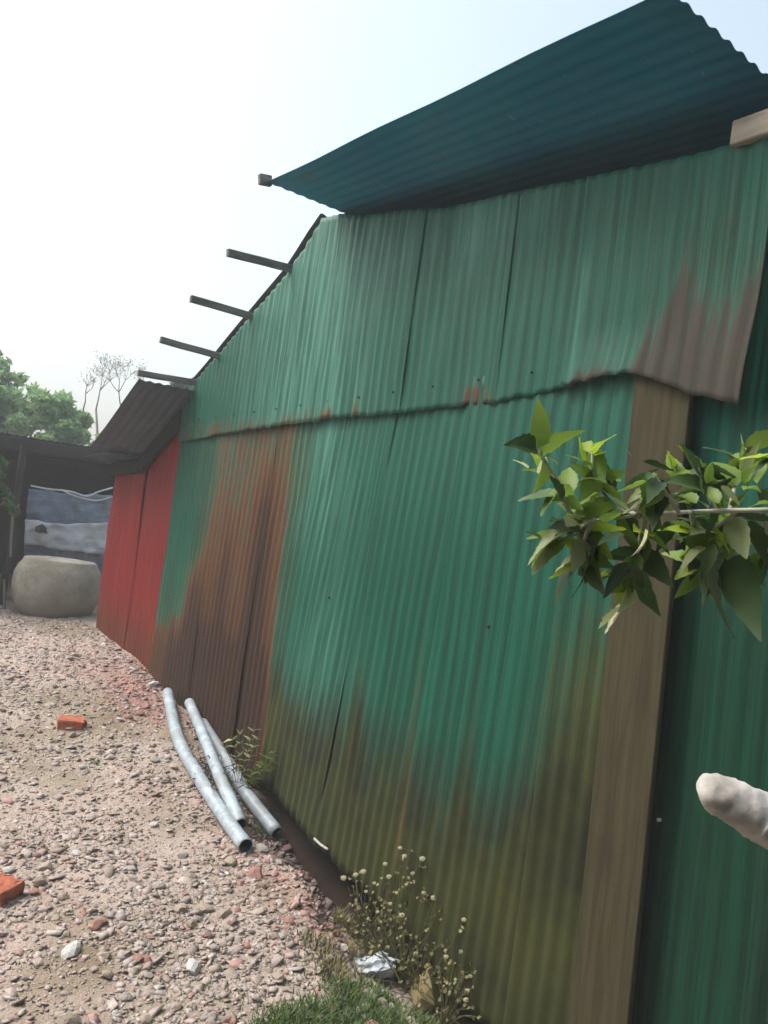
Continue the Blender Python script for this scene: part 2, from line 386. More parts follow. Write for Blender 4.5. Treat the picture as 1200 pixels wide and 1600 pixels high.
def g(y, c, s): return np.exp(-((y-c)/s)**2)
def low_masks(y, z):
    n1 = nz(y*9, z*.8, 21)*.5+.5; n2 = nz(y*3, z*2, 22)*.5+.5
    band = ss(3.98, 4.2, y)*ss(5.45, 5.1, y)
    r = band*(.50 + .22*ss(2.0, 1.3, z) + .22*ss(1.3, .6, z))
    r += .55*g(y + .03*(2-z), 4.40, .13)*ss(2.1, 1.6, z) + .40*g(y, 4.85, .09)*ss(1.7, 1.1, z)
    r += .9*g(y, 5.35, .16)*ss(1.45, 1.0, z) + .5*g(y, 5.65, .06)*ss(1.3, .8, z)
    r += .85*ss(.95, .55, z)*ss(4.0, 4.25, y)
    r += .42*g(y, 2.72, .035)*ss(1.6, 1.0, z)*.8
    r += .3*ss(2.16, 2.2, z)*ss(3.4, 4, y)
    r += .0*z
    m = ss(3.85, 3.95, y)*ss(6.0, 5.2, y)*.45 + .5*g(y, 5.85, .15)*ss(1.5, .9, z)
    m = m + ss(1.05, .35, z)*ss(4.2, 3.8, y)*(.75+.35*n1) + .8*ss(2.25, 1.8, y)*ss(1.9, .9, z)  # real mud low down; near-end terms here and below paint in shade
    m = m + .8*ss(.45, .1, z)*ss(2.5, 2.1, y)
    m = m + .38*g(y, 2.35, .05)*ss(1.5, .7, z) + .35*g(y, 3.15, .05)*ss(1.4, .7, z)
    f = .55*ss(3.5, 3.75, y)*ss(4.2, 4.0, y)*ss(1.2, 1.8, z) + .45*band*ss(1.1, 1.9, z) + .12*ss(1.3, 2.0, z) + .30*ss(2.8, 3.4, y)*ss(1.6, .6, z) + .3*g(y, 3.55, .25)
    return dict(rust=r, mud_and_shade=m*(.7+.5*n2), fade_and_light=f)
def up_masks(y, z):
    n1 = nz(y*16, z*.7, 31)*.5+.5
    r = .75*g(y, 2.53, .13)*ss(2.36, 2.24, z + .06*n1) + .8*ss(1.6, 1.85, y)*ss(2.12, 1.98, y)*ss(2.36, 2.22, z+.1*n1)
    edge = 2.52 + .06*ss(1.75, 1.4, y) - .45*ss(1.62, 1.80, y)
    r = r + .72*ss(1.86, 1.70, y)*ss(edge+.16, edge-.24, z+.30*(n1-.5))
    r = r + .45*ss(2.9, 3.5, y)*ss(2.34, 2.2, z)*(.4+n1)
    r = r + .30*ss(3.4, 4.0, y)*ss(3.1, 3.3, z)
    f = .12 + .9*g(y, 2.6, .22)*ss(2.6, 3.0, z)*n1 + .55*g(y, 1.99, .02)*ss(2.75, 2.6, z) + .8*ss(3.0, 3.8, y)*ss(5.2, 4.2, y)*(.5+n1) + .4*ss(2.8, 3.0, z)*n1  # far end paled to paint in a light veil, besides real fading
    m = .30*ss(2.0, 1.5, y)*ss(2.9, 2.6, z) + .15*n1*ss(2.4, 2.6, y)
    return dict(rust=r, mud_and_shade=m, fade_and_light=f)

shed = empty('corrugated_metal_shed', (1.5, 3.6, 0), 'tall corrugated metal shed with patched rusty green sheet walls and overhanging roof', 'shed')
def topline(y): return float(np.interp(y, [0, 1.5, 2.47, 2.9, 3.78, 3.86, 4.12, 4.42, 5.78, 5.95], [2.84, 2.90, 3.05, 3.11, 3.30, 3.33, 3.37, 3.14, 2.57, 2.50]))
def botline(y): return float(np.interp(y, [0, 1.5, 2.1, 2.6, 3.0, 3.4, 3.62, 3.9, 4.2, 5, 6.2], [-.15, -.12, -.12, -.02, .03, .10, .16, .10, .05, .2, .33]))
hole = lambda y: float(.10*g(y, 3.36, .05) + .34*g(y, 2.12, .10)*0)
# lower row of sheets, far to near
LY = [(5.12, 5.97, .045), (4.33, 5.17, .06), (3.72, 4.38, .075)]
for i, (a_, b_, tl) in enumerate(LY):
    sheet('wall_sheet', shed, m_green, a_, b_, lambda y: 2.30, botline, x0=.004*i, tilt=tl, masks=low_masks, seed=i,
          label=['green wall sheet, brown with rust lower down', 'wall sheet streaked dark brown with rust', 'rusty wall sheet with beige and brown streaks'][i])
sheet('wall_sheet', shed, m_green, 3.10, 3.77, lambda y: 2.30, botline, x0=-.006, tilt=.135, masks=low_masks, seed=4, warp=.010, label='faded green wall sheet leaning, with beige edge')
sheet('wall_sheet', shed, m_green, 2.40, 3.22, lambda y: 2.30, lambda y: botline(y)+hole(y), x0=.004, tilt=.10, masks=low_masks, seed=5, warp=.010, bottomcurl=lambda y, z: -.03*ss(.5, .1, z)*ss(3.2, 3.4, y))
sheet('wall_sheet', shed, m_green, 1.84, 2.56, lambda y: 2.30, botline, x0=-.010, tilt=.065, masks=low_masks, seed=6)
sheet('wall_sheet', shed, m_green, 1.58, 1.93, lambda y: 2.30, botline, x0=-.018, tilt=.03, masks=low_masks, seed=7, label='narrow olive stained wall sheet')
# near, deep green sheets set a little back
def deep_masks(y, z): return dict(rust=.0*z, mud_and_shade=.7*ss(1.6, .3, z)*(.6+.4*nz(y*8, z, 41)), fade_and_light=1.0*ss(1.5, 2.6, z))  # light falloff painted in: dark green low down, brighter at the top
for i, (a_, b_) in enumerate([(.90, 1.62), (.15, .95), (-.6, .2)]):
    sheet('wall_sheet', shed, m_deep, a_, b_, lambda y: 2.86, lambda y: -.15, x0=.035-.003*i, masks=deep_masks, seed=10+i, amp=.004, label='smooth deep green wall sheet' if i == 0 else None)
# upper row laps over the lower one
def seamline(y): return float(np.interp(y, [1.30, 1.5, 1.62, 1.75, 1.95, 2.4, 3.2, 4.2, 5.2, 6], [2.085, 2.135, 2.19, 2.225, 2.21, 2.185, 2.18, 2.18, 2.155, 2.12]))
curl = lambda y, z: -.045*ss(2.42, 2.1, z)*ss(2.15, 1.85, y)*(.4+.6*g(y, 1.8, .25)) - .03*ss(1.5, 1.3, y)*ss(2.5, 2.1, z)
UY = [(5.05, 5.93), (4.32, 5.11), (3.80, 4.38), (3.05, 3.86), (2.40, 3.11), (1.97, 2.46), (1.30, 2.03)]
for i, (a_, b_) in enumerate(UY):
    sheet('wall_sheet', shed, m_green2 if i == 6 else m_green, a_, b_, topline, seamline, x0=-.024-.003*(i % 2)-(.020 if i == 6 else 0), tilt=(.05, .05, .06, .03, .01, .02, .01)[i], zref=2.2 if i < 6 else 2.1,
          masks=up_masks, seed=20+i, bottomcurl=curl, rows=40, ragged=.006,
          label='upper wall sheet with a grey brown rusted lower corner' if i == 6 else None)
# vertical brown board covering the joint
box('cover_board', (-.030, 1.605, 2.26), (-.040, 1.58, -.14), .215, .022, m_board, shed, upv=Vector((1,0,0)), bev=.003)
# end walls, back wall so the shed is closed
sheet('back_wall', shed, m_roofg, -.6, 5.95, lambda y: topline(max(y, 1.2))-.05, lambda y: .0, x0=3.0, rows=2, ragged=0)
def endwall(name, y, h, par, x1=3.0, z0=-.15):
    v = []; f = []; n = 60
    for i in range(n+1):
        x = .05 + (x1-.05)*i/n; yy_ = y + AMP*math.sin(2*PI*x/PITCHC*.5); v += [(x, yy_, z0), (x, yy_, h)]
    for i in range(n): f.append((2*i, 2*i+2, 2*i+3, 2*i+1))
    me = pydata(name, v, f, True)
    return link(name, me, m_roofg, par)
endwall('end_wall', -.6, 2.9, shed); endwall('end_wall', 5.90, 2.45, shed, z0=.1)
# roof over the high part: corrugations run along the wall, ends show as teeth
def zroof(y): return 3.165 + (y-1.42)*.088
for i in range(5):
    xa = -.455 + i*.74
    def fn(u, v, xa=xa, i=i):
        y = 1.40 + (3.90-1.40)*v + (.012*math.sin(i*2.1)); return (xa+u, y, zroof(y) - .07*max(0., min(1., (3.95-y)/2.5))*(xa+u+.455 if xa+u < 0 else .455) + .003*i - .0015*math.sin(v*9+i))
    def rm(P, i=i): return dict(fade_and_light=.35+.5*ss(3.0, 3.8, P[:, 1])+.25*nz(P[:, 0]*3, P[:, 1]*3, 50), rust=.18*ss(2.6, 1.6, P[:, 1])*ss(.1, .6, nz(P[:, 0]*2, P[:, 1]*2, 51)), mud_and_shade=0*P[:, 0])
    flat_sheet('roof_sheet', shed, m_roofu, fn, 84, 14, .80, seed=i, masks=rm, amp=.006)
# timber under the eave and a rafter end by the tip
box('eave_end_block', (-.50, 3.90, zroof(3.9)+.0), (-.43, 3.90, zroof(3.9)+.012), .03, .055, m_purlin, shed)
# low roof sloping away behind the gable edge
def zlow(y): return float(np.interp(y, [4.08, 4.42, 5.8], [3.40, 3.17, 2.59]))
for i in range(4):
    xa = .0 + i*.76
    flat_sheet('roof_sheet', shed, m_roofg, lambda u, v, xa=xa, i=i: (xa+u-.035, 4.06+1.82*v, zlow(4.06+1.82*v)+.004*i), 80, 14, .80, seed=7+i, masks=lambda P: dict(fade_and_light=.3+0*P[:, 0], rust=.3+0*P[:, 0]))
# four purlins stick out past the wall
for i, (xt, yt, zt) in enumerate([(-.47, 4.29, 3.09), (-.46, 4.83, 2.925), (-.45, 5.35, 2.74), (-.45, 5.76, 2.555)]):
    yw = (4.38, 4.87, 5.36, 5.73)[i]; zw = zlow(yw)-.045
    d = Vector((-xt, yw-yt, zw-zt+.0)); e = Vector((xt, yt, zt)) + d*(1+2.9/.46) if False else Vector((2.9, yw, zw))
    box('purlin', (xt, yt, zt), (0.0, yw, zw-.005), .030, .044, m_purlin, shed, jit=.0015)
    box('purlin', (0.0, yw, zw-.005), (2.9, yw, zw), .030, .044, m_purlin, shed)
# pale beam end on the wall top
box('beam', (-.045, 1.43, 2.915), (-.045, .3, 2.88), .06, .075, m_cbeam, shed, jit=.002)
# pale screw on the deep green sheet
p = at(0, .028, 1030, 1281); tubes('screw', [([p+Vector((.006,0,0)), p-Vector((.006,0,0))], .006)], m_white, shed)
# dark nail heads along the laps
nl = []
for y in np.arange(2.2, 5.8, .304):
    for zz in (2.28,):
        if True: nl.append(([(-.030, y, zz), (-.038, y, zz)], .0045))
for y in (2.3, 3.5): nl.append(([(-.01, y, 1.25+.05*math.sin(y*9)), (-.02, y, 1.25+.05*math.sin(y*9))], .006))
o = tubes('nail_heads', nl, m_dark, shed, 6); o['kind'] = 'stuff'

# ------------------------------------------------------------------ red shed beyond
red = empty('red_metal_shed', (1.5, 6.9, 0), 'low red corrugated shed with grey lean-to roof beyond the green one', 'shed')
def zr2(y): return 2.505 - .43*(y-5.72)
def red_masks(y, z): return dict(rust=.30*ss(.9, .5, z)+.25*g(y, 7.5, .12)*ss(1.6, .6, z), mud_and_shade=.5*ss(1.1, .4, z), fade_and_light=.35*ss(.2, .8, nz(y*5, z*2, 71))+.1)
def rt2(y): return (zr2(y) if y < 6.8 else 1.99)-.03
sheet('wall_sheet', red, m_red, 5.98, 6.80, rt2, lambda y: .28, x0=.02, masks=red_masks, seed=41, tilt=.03, zref=1.6)
sheet('wall_sheet', red, m_red, 6.74, 7.60, rt2, lambda y: .32, x0=.016, masks=red_masks, seed=42, tilt=.02, zref=1.6)
for i in range(4):
    xa = -.45+.74*i
    flat_sheet('roof_sheet', red, m_roofg, lambda u, v, xa=xa, i=i: (xa+u, 5.72+1.12*v, zr2(5.72+1.12*v)+.004*i), 80, 8, .8, seed=60+i, masks=lambda P: dict(fade_and_light=.1+0*P[:, 0], rust=.1+0*P[:, 0]))
box('eave_shade_strip', (-.02, 5.95, zr2(5.95)-.09), (-.02, 6.8, zr2(6.8)-.09), .04, .14, m_dark, red)  # dark strip put under the roof edge to paint its shade
flat_sheet('roof_sheet', red, m_roofg, lambda u, v: (-.30+u, 6.78+.95*v, 2.02-.02*v), 90, 4, 2.9, seed=66)
box('eave_shade_strip', (-.02, 6.8, 1.95), (-.02, 7.6, 1.93), .04, .12, m_dark, red)  # same painted shade strip under the low roof
for y in (6.2, 6.7): box('purlin', (.03, y, zr2(y)-.035), (2.3, y, zr2(y)-.035), .04, .04, m_dark, red)
sheet('back_wall', red, m_roofg, 5.98, 7.6, rt2, lambda y: .2, x0=2.4, rows=2, ragged=0)
endwall('end_wall', 7.62, 1.65, red, 2.4, .2)

# ------------------------------------------------------------------ open shed at the end of the path
os_ = empty('open_sided_shed', (.0, 10.5, .4), 'dark open-sided shed with flat roof at the end of the path', 'shed')
for i in range(5):
    xa = -2.9+.93*i
    flat_sheet('roof_sheet', os_, m_roofg, lambda u, v, xa=xa: (xa+u, 9.15+3.6*v, 2.20-.02*v+.02*(xa+u)*0), 60, 5, .98, seed=70+i)
box('fascia_board', (-2.9, 9.14, 2.11), (1.8, 9.14, 2.11), .03, .13, m_dark, os_)
for y in (10, 11, 12): box('rafter', (-2.9, y, 2.12), (1.8, y, 2.12), .05, .08, m_dark, os_)
for x in (-2.7, -.255, 1.6): box('post', (x, 9.25, .35), (x, 9.25, 2.06), .075, .075, m_post if x == -.255 else m_dark, os_, jit=.003)
for x in (-2.7, 1.6): box('post', (x, 12.6, .35), (x, 12.6, 2.1), .08, .08, m_dark, os_)
for k in range(9): box('wall_plank', (-2.9, 12.7+.012*(k%2), .45+k*.2), (1.8, 12.7+.012*(k%2), .45+k*.2), .02, .215, m_dark, os_)
for k in range(9): box('wall_plank', (1.85+.012*(k%2), 9.2, .45+k*.2), (1.85+.012*(k%2), 12.65, .45+k*.2), .02, .215, m_dark, os_)
def cloth(name, TL, TR, BR, BL, mat, amp=.02, sag=.03, n=26, m=14, seed=0, thick=.004):
    v = []; f = []; TL, TR, BR, BL = map(Vector, (TL, TR, BR, BL))
    for j in range(m+1):
        b_ = j/m
        for i in range(n+1):
            a_ = i/n; p = (TL*(1-a_)+TR*a_)*(1-b_) + (BL*(1-a_)+BR*a_)*b_
            p = p + Vector((0, amp*float(nz(a_*9+seed, b_*4, seed)) + amp*.5*float(nz(a_*22, b_*9, seed+1)), -sag*math.sin(PI*a_)*(1-.6*b_) + .012*float(nz(a_*8, b_*3, seed+3))))
            v.append(p)
    for j in range(m):
        for i in range(n): q = j*(n+1)+i; f.append((q, q+n+1, q+n+2, q+1))
    o = link(name, pydata(name, v, f, True), mat); o.modifiers.new('thickness', 'SOLIDIFY').thickness = thick
    return o
Yt = 9.12
o = cloth('tarpaulin', at(1, Yt, 44, 762), at(1, Yt, 178, 772), at(1, Yt, 172, 905), at(1, Yt, 36, 890), m_tarpb, .05, .03, 40, 20, seed=3); tag(o, 'slate blue tarpaulin hung below the open shed roof behind the cement jar', 'tarpaulin')
o = cloth('plastic_sheet', at(1, Yt-.06, 40, 812), at(1, Yt-.06, 168, 818), at(1, Yt-.06, 166, 868), at(1, Yt-.06, 38, 850), m_tarpw, .03, .02, 36, 10, seed=8); tag(o, 'pale grey plastic sheet across the middle of the blue tarpaulin', 'plastic sheet')
ps = [at(1, Yt-.03, x, y) for x, y in ((48, 759), (75, 764), (110, 768), (135, 775), (155, 768), (176, 762))]
o = tubes('cord', [(curve(ps, 6), .010)], m_rope); tag(o, 'upper white cord along the top edge of the blue tarpaulin', 'cord')
ps = [at(1, Yt-.04, x, y) for x, y in ((95, 765), (120, 776), (150, 782), (176, 776))]
o = tubes('cord', [(curve(ps, 6), .008)], m_rope); tag(o, 'lower white cord sagging across the blue tarpaulin near the red wall', 'cord')
# black scrap hanging on the pale sheet
c0 = at(1, Yt-.10, 65, 826); v = []
bm = bmesh.new(); bmesh.ops.create_icosphere(bm, subdivisions=2, radius=.06)
for q in bm.verts:
    q.co = Vector((q.co.x*1.1, q.co.y*.35, q.co.z*.8 - .3*abs(q.co.x))) * (1+.25*float(nz(q.co.x*40, q.co.z*40, 5)))
me = bpy.data.meshes.new('black_bag'); bm.to_mesh(me); bm.free(); o = link('black_bag', me, m_black, loc=c0); tag(o, 'small black bag hanging against the pale plastic sheet', 'bag')

# cement jar
prof = [(.0, 0), (.25, .0), (.31, .03), (.37, .10), (.41, .22), (.425, .34), (.415, .45), (.385, .53), (.352, .575), (.345, .60), (.325, .613), (.2, .625), (0, .63)]
def lathe(prof, seg=48, wob=.01, seed=0):
    v = []; f = []
    for r_, z in prof:
        for k in range(seg):
            a = 2*PI*k/seg; rr = r_*(1+wob*float(nz(math.cos(a)*1.5+5, math.sin(a)*1.5+z*4, seed))); v.append((rr*math.cos(a), rr*math.sin(a), z))
    for i in range(len(prof)-1):
        for k in range(seg): a = i*seg+k; b = i*seg+(k+1) % seg; f.append((a, b, b+seg, a+seg))
    return v, f
jp = at(2, .40, 78, 962); print('jar', jp)
v, f = lathe(prof, 48, .03, 3); o = link('cement_jar', pydata('cement_jar', v, f, True), m_jar, loc=(jp.x-.0, jp.y-.12, gzf(jp.x, jp.y-.12)-.05)); o.rotation_euler = (.0, .03, .4); o.scale = (.99, .99, .98)
tag(o, 'round-bellied grey cement water jar standing at the far end of the path', 'water jar')

# ------------------------------------------------------------------ trees and shrubs behind
def crown_mesh(name, blobs, n, size, seed=0):
    r = np.random.default_rng(seed); P = []; T = []; sub = []
    tot = sum(b[3]**2 for b in blobs)
    for (cx, cy, cz, R) in blobs:
        for _ in range(max(4, int(9*R*R/.25))):
            d = r.normal(size=3); d /= np.linalg.norm(d); rad = R*(.55+.55*r.random())
            sub.append((cx+d[0]*rad, cy+d[1]*rad, cz+d[2]*rad*.85, R*(.22+.25*r.random()), r.random()))
    wts = np.array([s[3]**2 for s in sub]); wts /= wts.sum(); cnt = r.multinomial(n, wts)
    V = []; Fc = []; TT = []
    for s_, k in zip(sub, cnt):
        if k == 0: continue
        d = r.normal(size=(k, 3)); d /= np.linalg.norm(d, axis=1)[:, None]; c_ = np.array(s_[:3]) + d*(s_[3]*(.5+.6*r.random((k, 1))))
        a_ = r.normal(size=(k, 3)); a_ /= np.linalg.norm(a_, axis=1)[:, None]; b_ = np.cross(a_, r.normal(size=(k, 3))); b_ /= np.linalg.norm(b_, axis=1)[:, None]
        s2 = size*(.6+.8*r.random((k, 1))); base = len(V)*0
        quad = np.stack([c_-a_*s2, c_+b_*s2*.45, c_+a_*s2, c_-b_*s2*.45], 1); V.append(quad.reshape(-1, 3))
        TT.append(np.repeat(np.clip(.25+.5*s_[4]+.35*(r.random(k)-.5), 0, 1), 4))
    V = np.concatenate(V); TT = np.concatenate(TT); m = len(V)//4; F = np.arange(m*4).reshape(m, 4)
    me = pydata(name, V.tolist(), F.tolist()); at_ = me.attributes.new('tint', 'FLOAT', 'POINT'); at_.data.foreach_set('value', TT.astype(np.float32)); return me
def tree(name, label, base, blobs, n, size, mat, seed, cat='tree', trunk_r=.12):
    t_ = empty(name, base, label, cat); bx = Vector(base)
    me = crown_mesh('crown', [(b[0]-bx.x, b[1]-bx.y, b[2]-bx.z, b[3]) for b in blobs], n, size, seed); link('crown', me, mat, t_, loc=(0, 0, 0))
    lst = []
    top = Vector((blobs[0][0], blobs[0][1], blobs[0][2]))-bx
    lst.append((curve([(0, 0, -.2), (top*.45) + Vector((.08, 0, 0)), top], 6), [trunk_r*(1-.045*i) for i in range(13)]))
    v, f = [], []
    for b in blobs[1:]:
        e = Vector(b[:3])-bx; lst.append(([top*.45, top*.3+e*.45+Vector((0,0,.1)), e], [trunk_r*.5, trunk_r*.35, trunk_r*.12]))
    for pts, rad in lst:
        a, b_ = tube_geo(pts, rad, 8); o_ = len(v); v += a; f += [tuple(i+o_ for i in q) for q in b_]
    link('trunk', pydata('trunk', v, f, True), m_bark, t_, loc=(0, 0, 0)); return t_
P13 = lambda x, y, Y=14.: at(1, Y, x, y)
def blobs_px(lst, Y):
    out = []
    for x, y, r in lst:
        p = at(1, Y, x, y); dep = (p-CAM).dot(fw); out.append((p.x, p.y + random.uniform(-.6, .6), p.z, r*dep/FPX))
    return out
B = blobs_px([(-40, 640, 75), (22, 612, 40), (65, 650, 34), (50, 640, 38), (10, 670, 45), (-110, 600, 80), (-30, 560, 45)], 14.5)
tree('leafy_tree', 'taller green tree at the left edge rising behind the open shed', (B[0][0], 14.5, .3), B, 15000, .075, m_crown, 3)
B = blobs_px([(110, 668, 34), (75, 665, 32), (145, 668, 28), (172, 682, 26), (120, 700, 34), (90, 645, 18), (40, 690, 34), (150, 700, 34)], 13.6)
tree('leafy_shrub', 'bright green rounded shrub right of the taller tree, above the open shed roof', (B[0][0], 13.6, .3), B, 11000, .06, m_crown, 4, 'shrub', .05)
B = blobs_px([(285, 618, 22), (300, 606, 16), (262, 622, 14)], 15)
tree('leafy_shrub', 'small olive treetop peeping between red shed roof and green wall', (B[0][0], 15, .3), B, 3000, .07, m_crown2, 5, 'shrub', .06)
for k, (x, Y, zz, R) in enumerate([(-4.6, 13, 2.2, 1.5), (-6.5, 9.0, 2.4, 1.6), (4.5, 17, 2.0, 1.3)]):
    tree('leafy_tree', ['broad green tree past the left end of the open shed', 'dark green tree far left of the path', 'green tree hidden behind the sheds'][k], (x, Y, .3), [(x, Y, zz, R), (x+.9, Y+.4, zz-.4, R*.7), (x-.8, Y, zz+.3, R*.7)], 9000, .1, m_crown2, 20+k)
# nearly bare tree
bt = empty('bare_tree', at(1, 16, 165, 700), 'sparse leafless brownish tree standing behind the grey lean-to roof', 'tree'); bt.location.z = .3
lst = []; tips = []; rr = random.Random(5)
def grow(p, d, L, r, lev):
    q = p + d*L; mid = (p+q)/2 + Vector((rr.uniform(-1,1), rr.uniform(-1,1), rr.uniform(-1,1)))*L*.06
    lst.append(([p, mid, q], [r, r*.85, r*.68]))
    if lev == 0: tips.append(q); return
    for _ in range(3):
        nd = (d + Vector((rr.uniform(-1,1), rr.uniform(-1,1), rr.uniform(-.35,.8)))*.75).normalized(); grow(q, nd, L*rr.uniform(.6,.8), r*.6, lev-1)
b0 = Vector(bt.location)
for px_, py_, L, lev in ((150, 640, .38, 4), (190, 640, .34, 4), (225, 630, .28, 3), (130, 640, .3, 3)):
    s_ = at(1, 16, px_, py_); root = b0 + Vector((.1, 0, .8)); lst.append(([b0, root, (root+s_)/2+Vector((0,0,.1)), s_], [.07, .06, .035, .02])); grow(s_, Vector((rr.uniform(-.3,.3), 0, 1)).normalized(), L, .016, lev)
o = tubes('branches', lst, m_bare, bt, 5)
V = []; T = []
for q in tips:
    for _ in range(2):
        c_ = q + Vector([rr.gauss(0, .07) for _ in range(3)]); a = Vector([rr.gauss(0,1) for _ in range(3)]).normalized()*.022; b_ = a.orthogonal()*.4; V += [c_-a, c_+b_, c_+a, c_-b_]
me = pydata('leaves', V, [(4*i, 4*i+1, 4*i+2, 4*i+3) for i in range(len(V)//4)]); at_ = me.attributes.new('tint', 'FLOAT', 'POINT'); at_.data.foreach_set('value', np.full(len(V), .5, np.float32))
link('leaves', me, m_drystem, bt)
# leafy shrub beside the jar, left edge, and a dark stake
B = blobs_px([(-25, 730, 34), (0, 745, 26), (8, 782, 18), (-30, 800, 36), (-70, 760, 60), (-60, 860, 60)], 8.9)
tree('leafy_shrub', 'shrub with bright green leaves at the left edge above the jar', (B[0][0]-.1, 8.9, .4), B, 4500, .04, m_crown2, 9, 'shrub', .03)
p = at(1, 9.0, 22, 790); o = box('dark_stake', (p.x, 9.0, .35), (p.x+.02, 9.0, 2.1), .07, .06, m_dark, jit=.004); tag(o, 'dark wooden stake between the shrub and the blue tarpaulin', 'stake')
o = box('dark_stake', (p.x-.75, 8.7, .35), (p.x-.75, 8.7, 1.5), .9, .04, m_dark, upv=Vector((0,1,0)), jit=.004); tag(o, 'dark board panel low at the left edge behind the cement jar', 'board'); o.name = 'board_panel'
for k, (x, y, dr) in enumerate([(20, 800, .03), (6, 905, .10)]):
    p = at(1, 8.85, x, y); o = box('dead_stick', p, at(1, 8.8, x-4+6*k, y+70), .018, .018, m_bare, jit=.003, bev=0); tag(o, ['yellowish stick leaning in the shrub at the left edge', 'grey stick leaning left of the cement jar'][k], 'stick')

# ------------------------------------------------------------------ rubble
N = 170000
x = -4.0 + 3.99*rng.random(N)**.9; y = 1.3 + 7.6*rng.random(N)**1.25; z = gz(x, y)
P = np.stack([x, y, z], -1); D = P-np.array(CAM); dp = D@np.array(fw); uu = 600+FPX*(D@np.array(rt))/dp; vv = 800-FPX*(D@np.array(up))/dp
keep = (dp > .5) & (uu > -420) & (uu < 900) & (vv < 1720) & (x < -.012) & ((y < 4.2) | (rng.random(N) < .6)); P = P[keep]; n = len(P)
x = P[:, 0]; y = P[:, 1]
sz = np.where(rng.random(n) < .72, rng.uniform(.003, .007, n), rng.uniform(.007, .014, n)); sz = np.where(rng.random(n) < .03, rng.uniform(.014, .026, n), sz)
sz = sz*(1+.6*ss(-.15, -.06, x)); clump = nz(x*3, y*3, 15); k2 = rng.random(n) < (.62+.45*clump + .3*brickiness(x, y)); P = P[k2]; sz = sz[k2]; n = len(P); x = P[:, 0]; y = P[:, 1]
cube = np.array([(-1,-1,-1),(1,-1,-1),(1,1,-1),(-1,1,-1),(-1,-1,1),(1,-1,1),(1,1,1),(-1,1,1)], float)
cube = cube[None]*(1+.75*(rng.random((n, 8, 3))-.6))
cube *= (sz[:, None]*np.stack([rng.uniform(.7,1.5,n), rng.uniform(.6,1.1,n), rng.uniform(.12,.32,n)], -1))[:, None, :]
cube[:, 4:, :2] *= .86
e = np.stack([rng.normal(0,.3,n), rng.normal(0,.3,n), rng.uniform(0,6.28,n)], -1)
cx, cy, cz = np.cos(e).T; sx, sy, sz_ = np.sin(e).T
Rm = np.zeros((n, 3, 3)); Rm[:,0,0]=cz*cy; Rm[:,0,1]=cz*sy*sx-sz_*cx; Rm[:,0,2]=cz*sy*cx+sz_*sx; Rm[:,1,0]=sz_*cy; Rm[:,1,1]=sz_*sy*sx+cz*cx; Rm[:,1,2]=sz_*sy*cx-cz*sx; Rm[:,2,0]=-sy; Rm[:,2,1]=cy*sx; Rm[:,2,2]=cy*cx
W = np.einsum('nij,nkj->nki', Rm, cube) + P[:, None, :] + np.array([0,0,.1])[None, None]*sz[:, None, None]
fc = np.array([(0,3,2,1),(4,5,6,7),(0,1,5,4),(1,2,6,5),(2,3,7,6),(3,0,4,7)])
F = (fc[None]+8*np.arange(n)[:, None, None]).reshape(-1, 4)
me = bpy.data.meshes.new('rubble_chips'); me.vertices.add(n*8); me.vertices.foreach_set('co', W.ravel().astype(np.float32))
me.loops.add(len(F)*4); me.loops.foreach_set('vertex_index', F.ravel().astype(np.int32)); me.polygons.add(len(F)); me.polygons.foreach_set('loop_start', (np.arange(len(F))*4).astype(np.int32)); me.update(calc_edges=True); me.validate()
pal = np.array([(.42,.34,.275),(.37,.30,.235),(.46,.40,.335),(.40,.35,.30),(.40,.235,.19),(.52,.48,.42)])
pk = rng.choice(6, n, p=[.34,.28,.2,.1,.05,.03]); bri = rng.random(n) < brickiness(x, y)*.75; pk = np.where(bri, 4, pk)
foot_dark_chips = (ss(-.13, -.05, x)*ss(4.6, 3.9, y))[:, None]  # chips darker along the wall foot
colr = np.array([1.06,1.08,1.18])*pal[pk]*(1-.6*foot_dark_chips)*rng.uniform(.72, 1.0, (n, 1))*.95; colr = np.concatenate([colr, np.ones((n, 1))], 1)
ca = me.color_attributes.new('tint', 'FLOAT_COLOR', 'POINT'); ca.data.foreach_set('color', np.repeat(colr, 8, 0).ravel().astype(np.float32))
print('chips', n)
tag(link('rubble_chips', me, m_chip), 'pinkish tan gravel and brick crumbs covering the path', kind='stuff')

def rock_mesh(name, seed, flat=.55, ang=.35):
    r = random.Random(seed); bm = bmesh.new(); bmesh.ops.create_icosphere(bm, subdivisions=2, radius=1)
    pl = [(Vector((r.gauss(0,1), r.gauss(0,1), r.gauss(0,1))).normalized(), r.uniform(.5, .85)) for _ in range(9)]
    for q in bm.verts:
        for nrm, d in pl:
            k = q.co.dot(nrm)-d
            if k > 0: q.co -= nrm*k
        q.co *= 1+.05*r.uniform(-1, 1); q.co.z *= flat; q.co.y *= .8
    me = bpy.data.meshes.new(name); bm.to_mesh(me); bm.free(); return me
rocks = [[rock_mesh('stone', 100+i+20*j, .45+.05*i) for i in range(5)] for j in range(4)]
for j in range(4):
    for m_ in rocks[j]: m_.materials.append(m_stone[j])
def put(me, name, x, y, s, label, cat, group=None, rot=None, sink=.25):
    o = bpy.data.objects.new(name, me); C.objects.link(o); o.location = (x, y, gzf(x, y)+s*.25*(1-sink)); o.scale = (s,)*3
    o.rotation_euler = rot or (random.uniform(-.3,.3), random.uniform(-.3,.3), random.uniform(0, 6.28)); return tag(o, label, cat, group)
kinds = [('tan earthy stone lying loose on the rubble path', 'loose tan stones on the path'), ('dull grey stone lying loose on the rubble path', 'loose grey stones on the path'),
         ('pinkish broken brick fragment lying on the rubble path', 'pink brick fragments on the path'), ('pale whitish stone lying loose on the rubble path', 'pale stones on the path')]
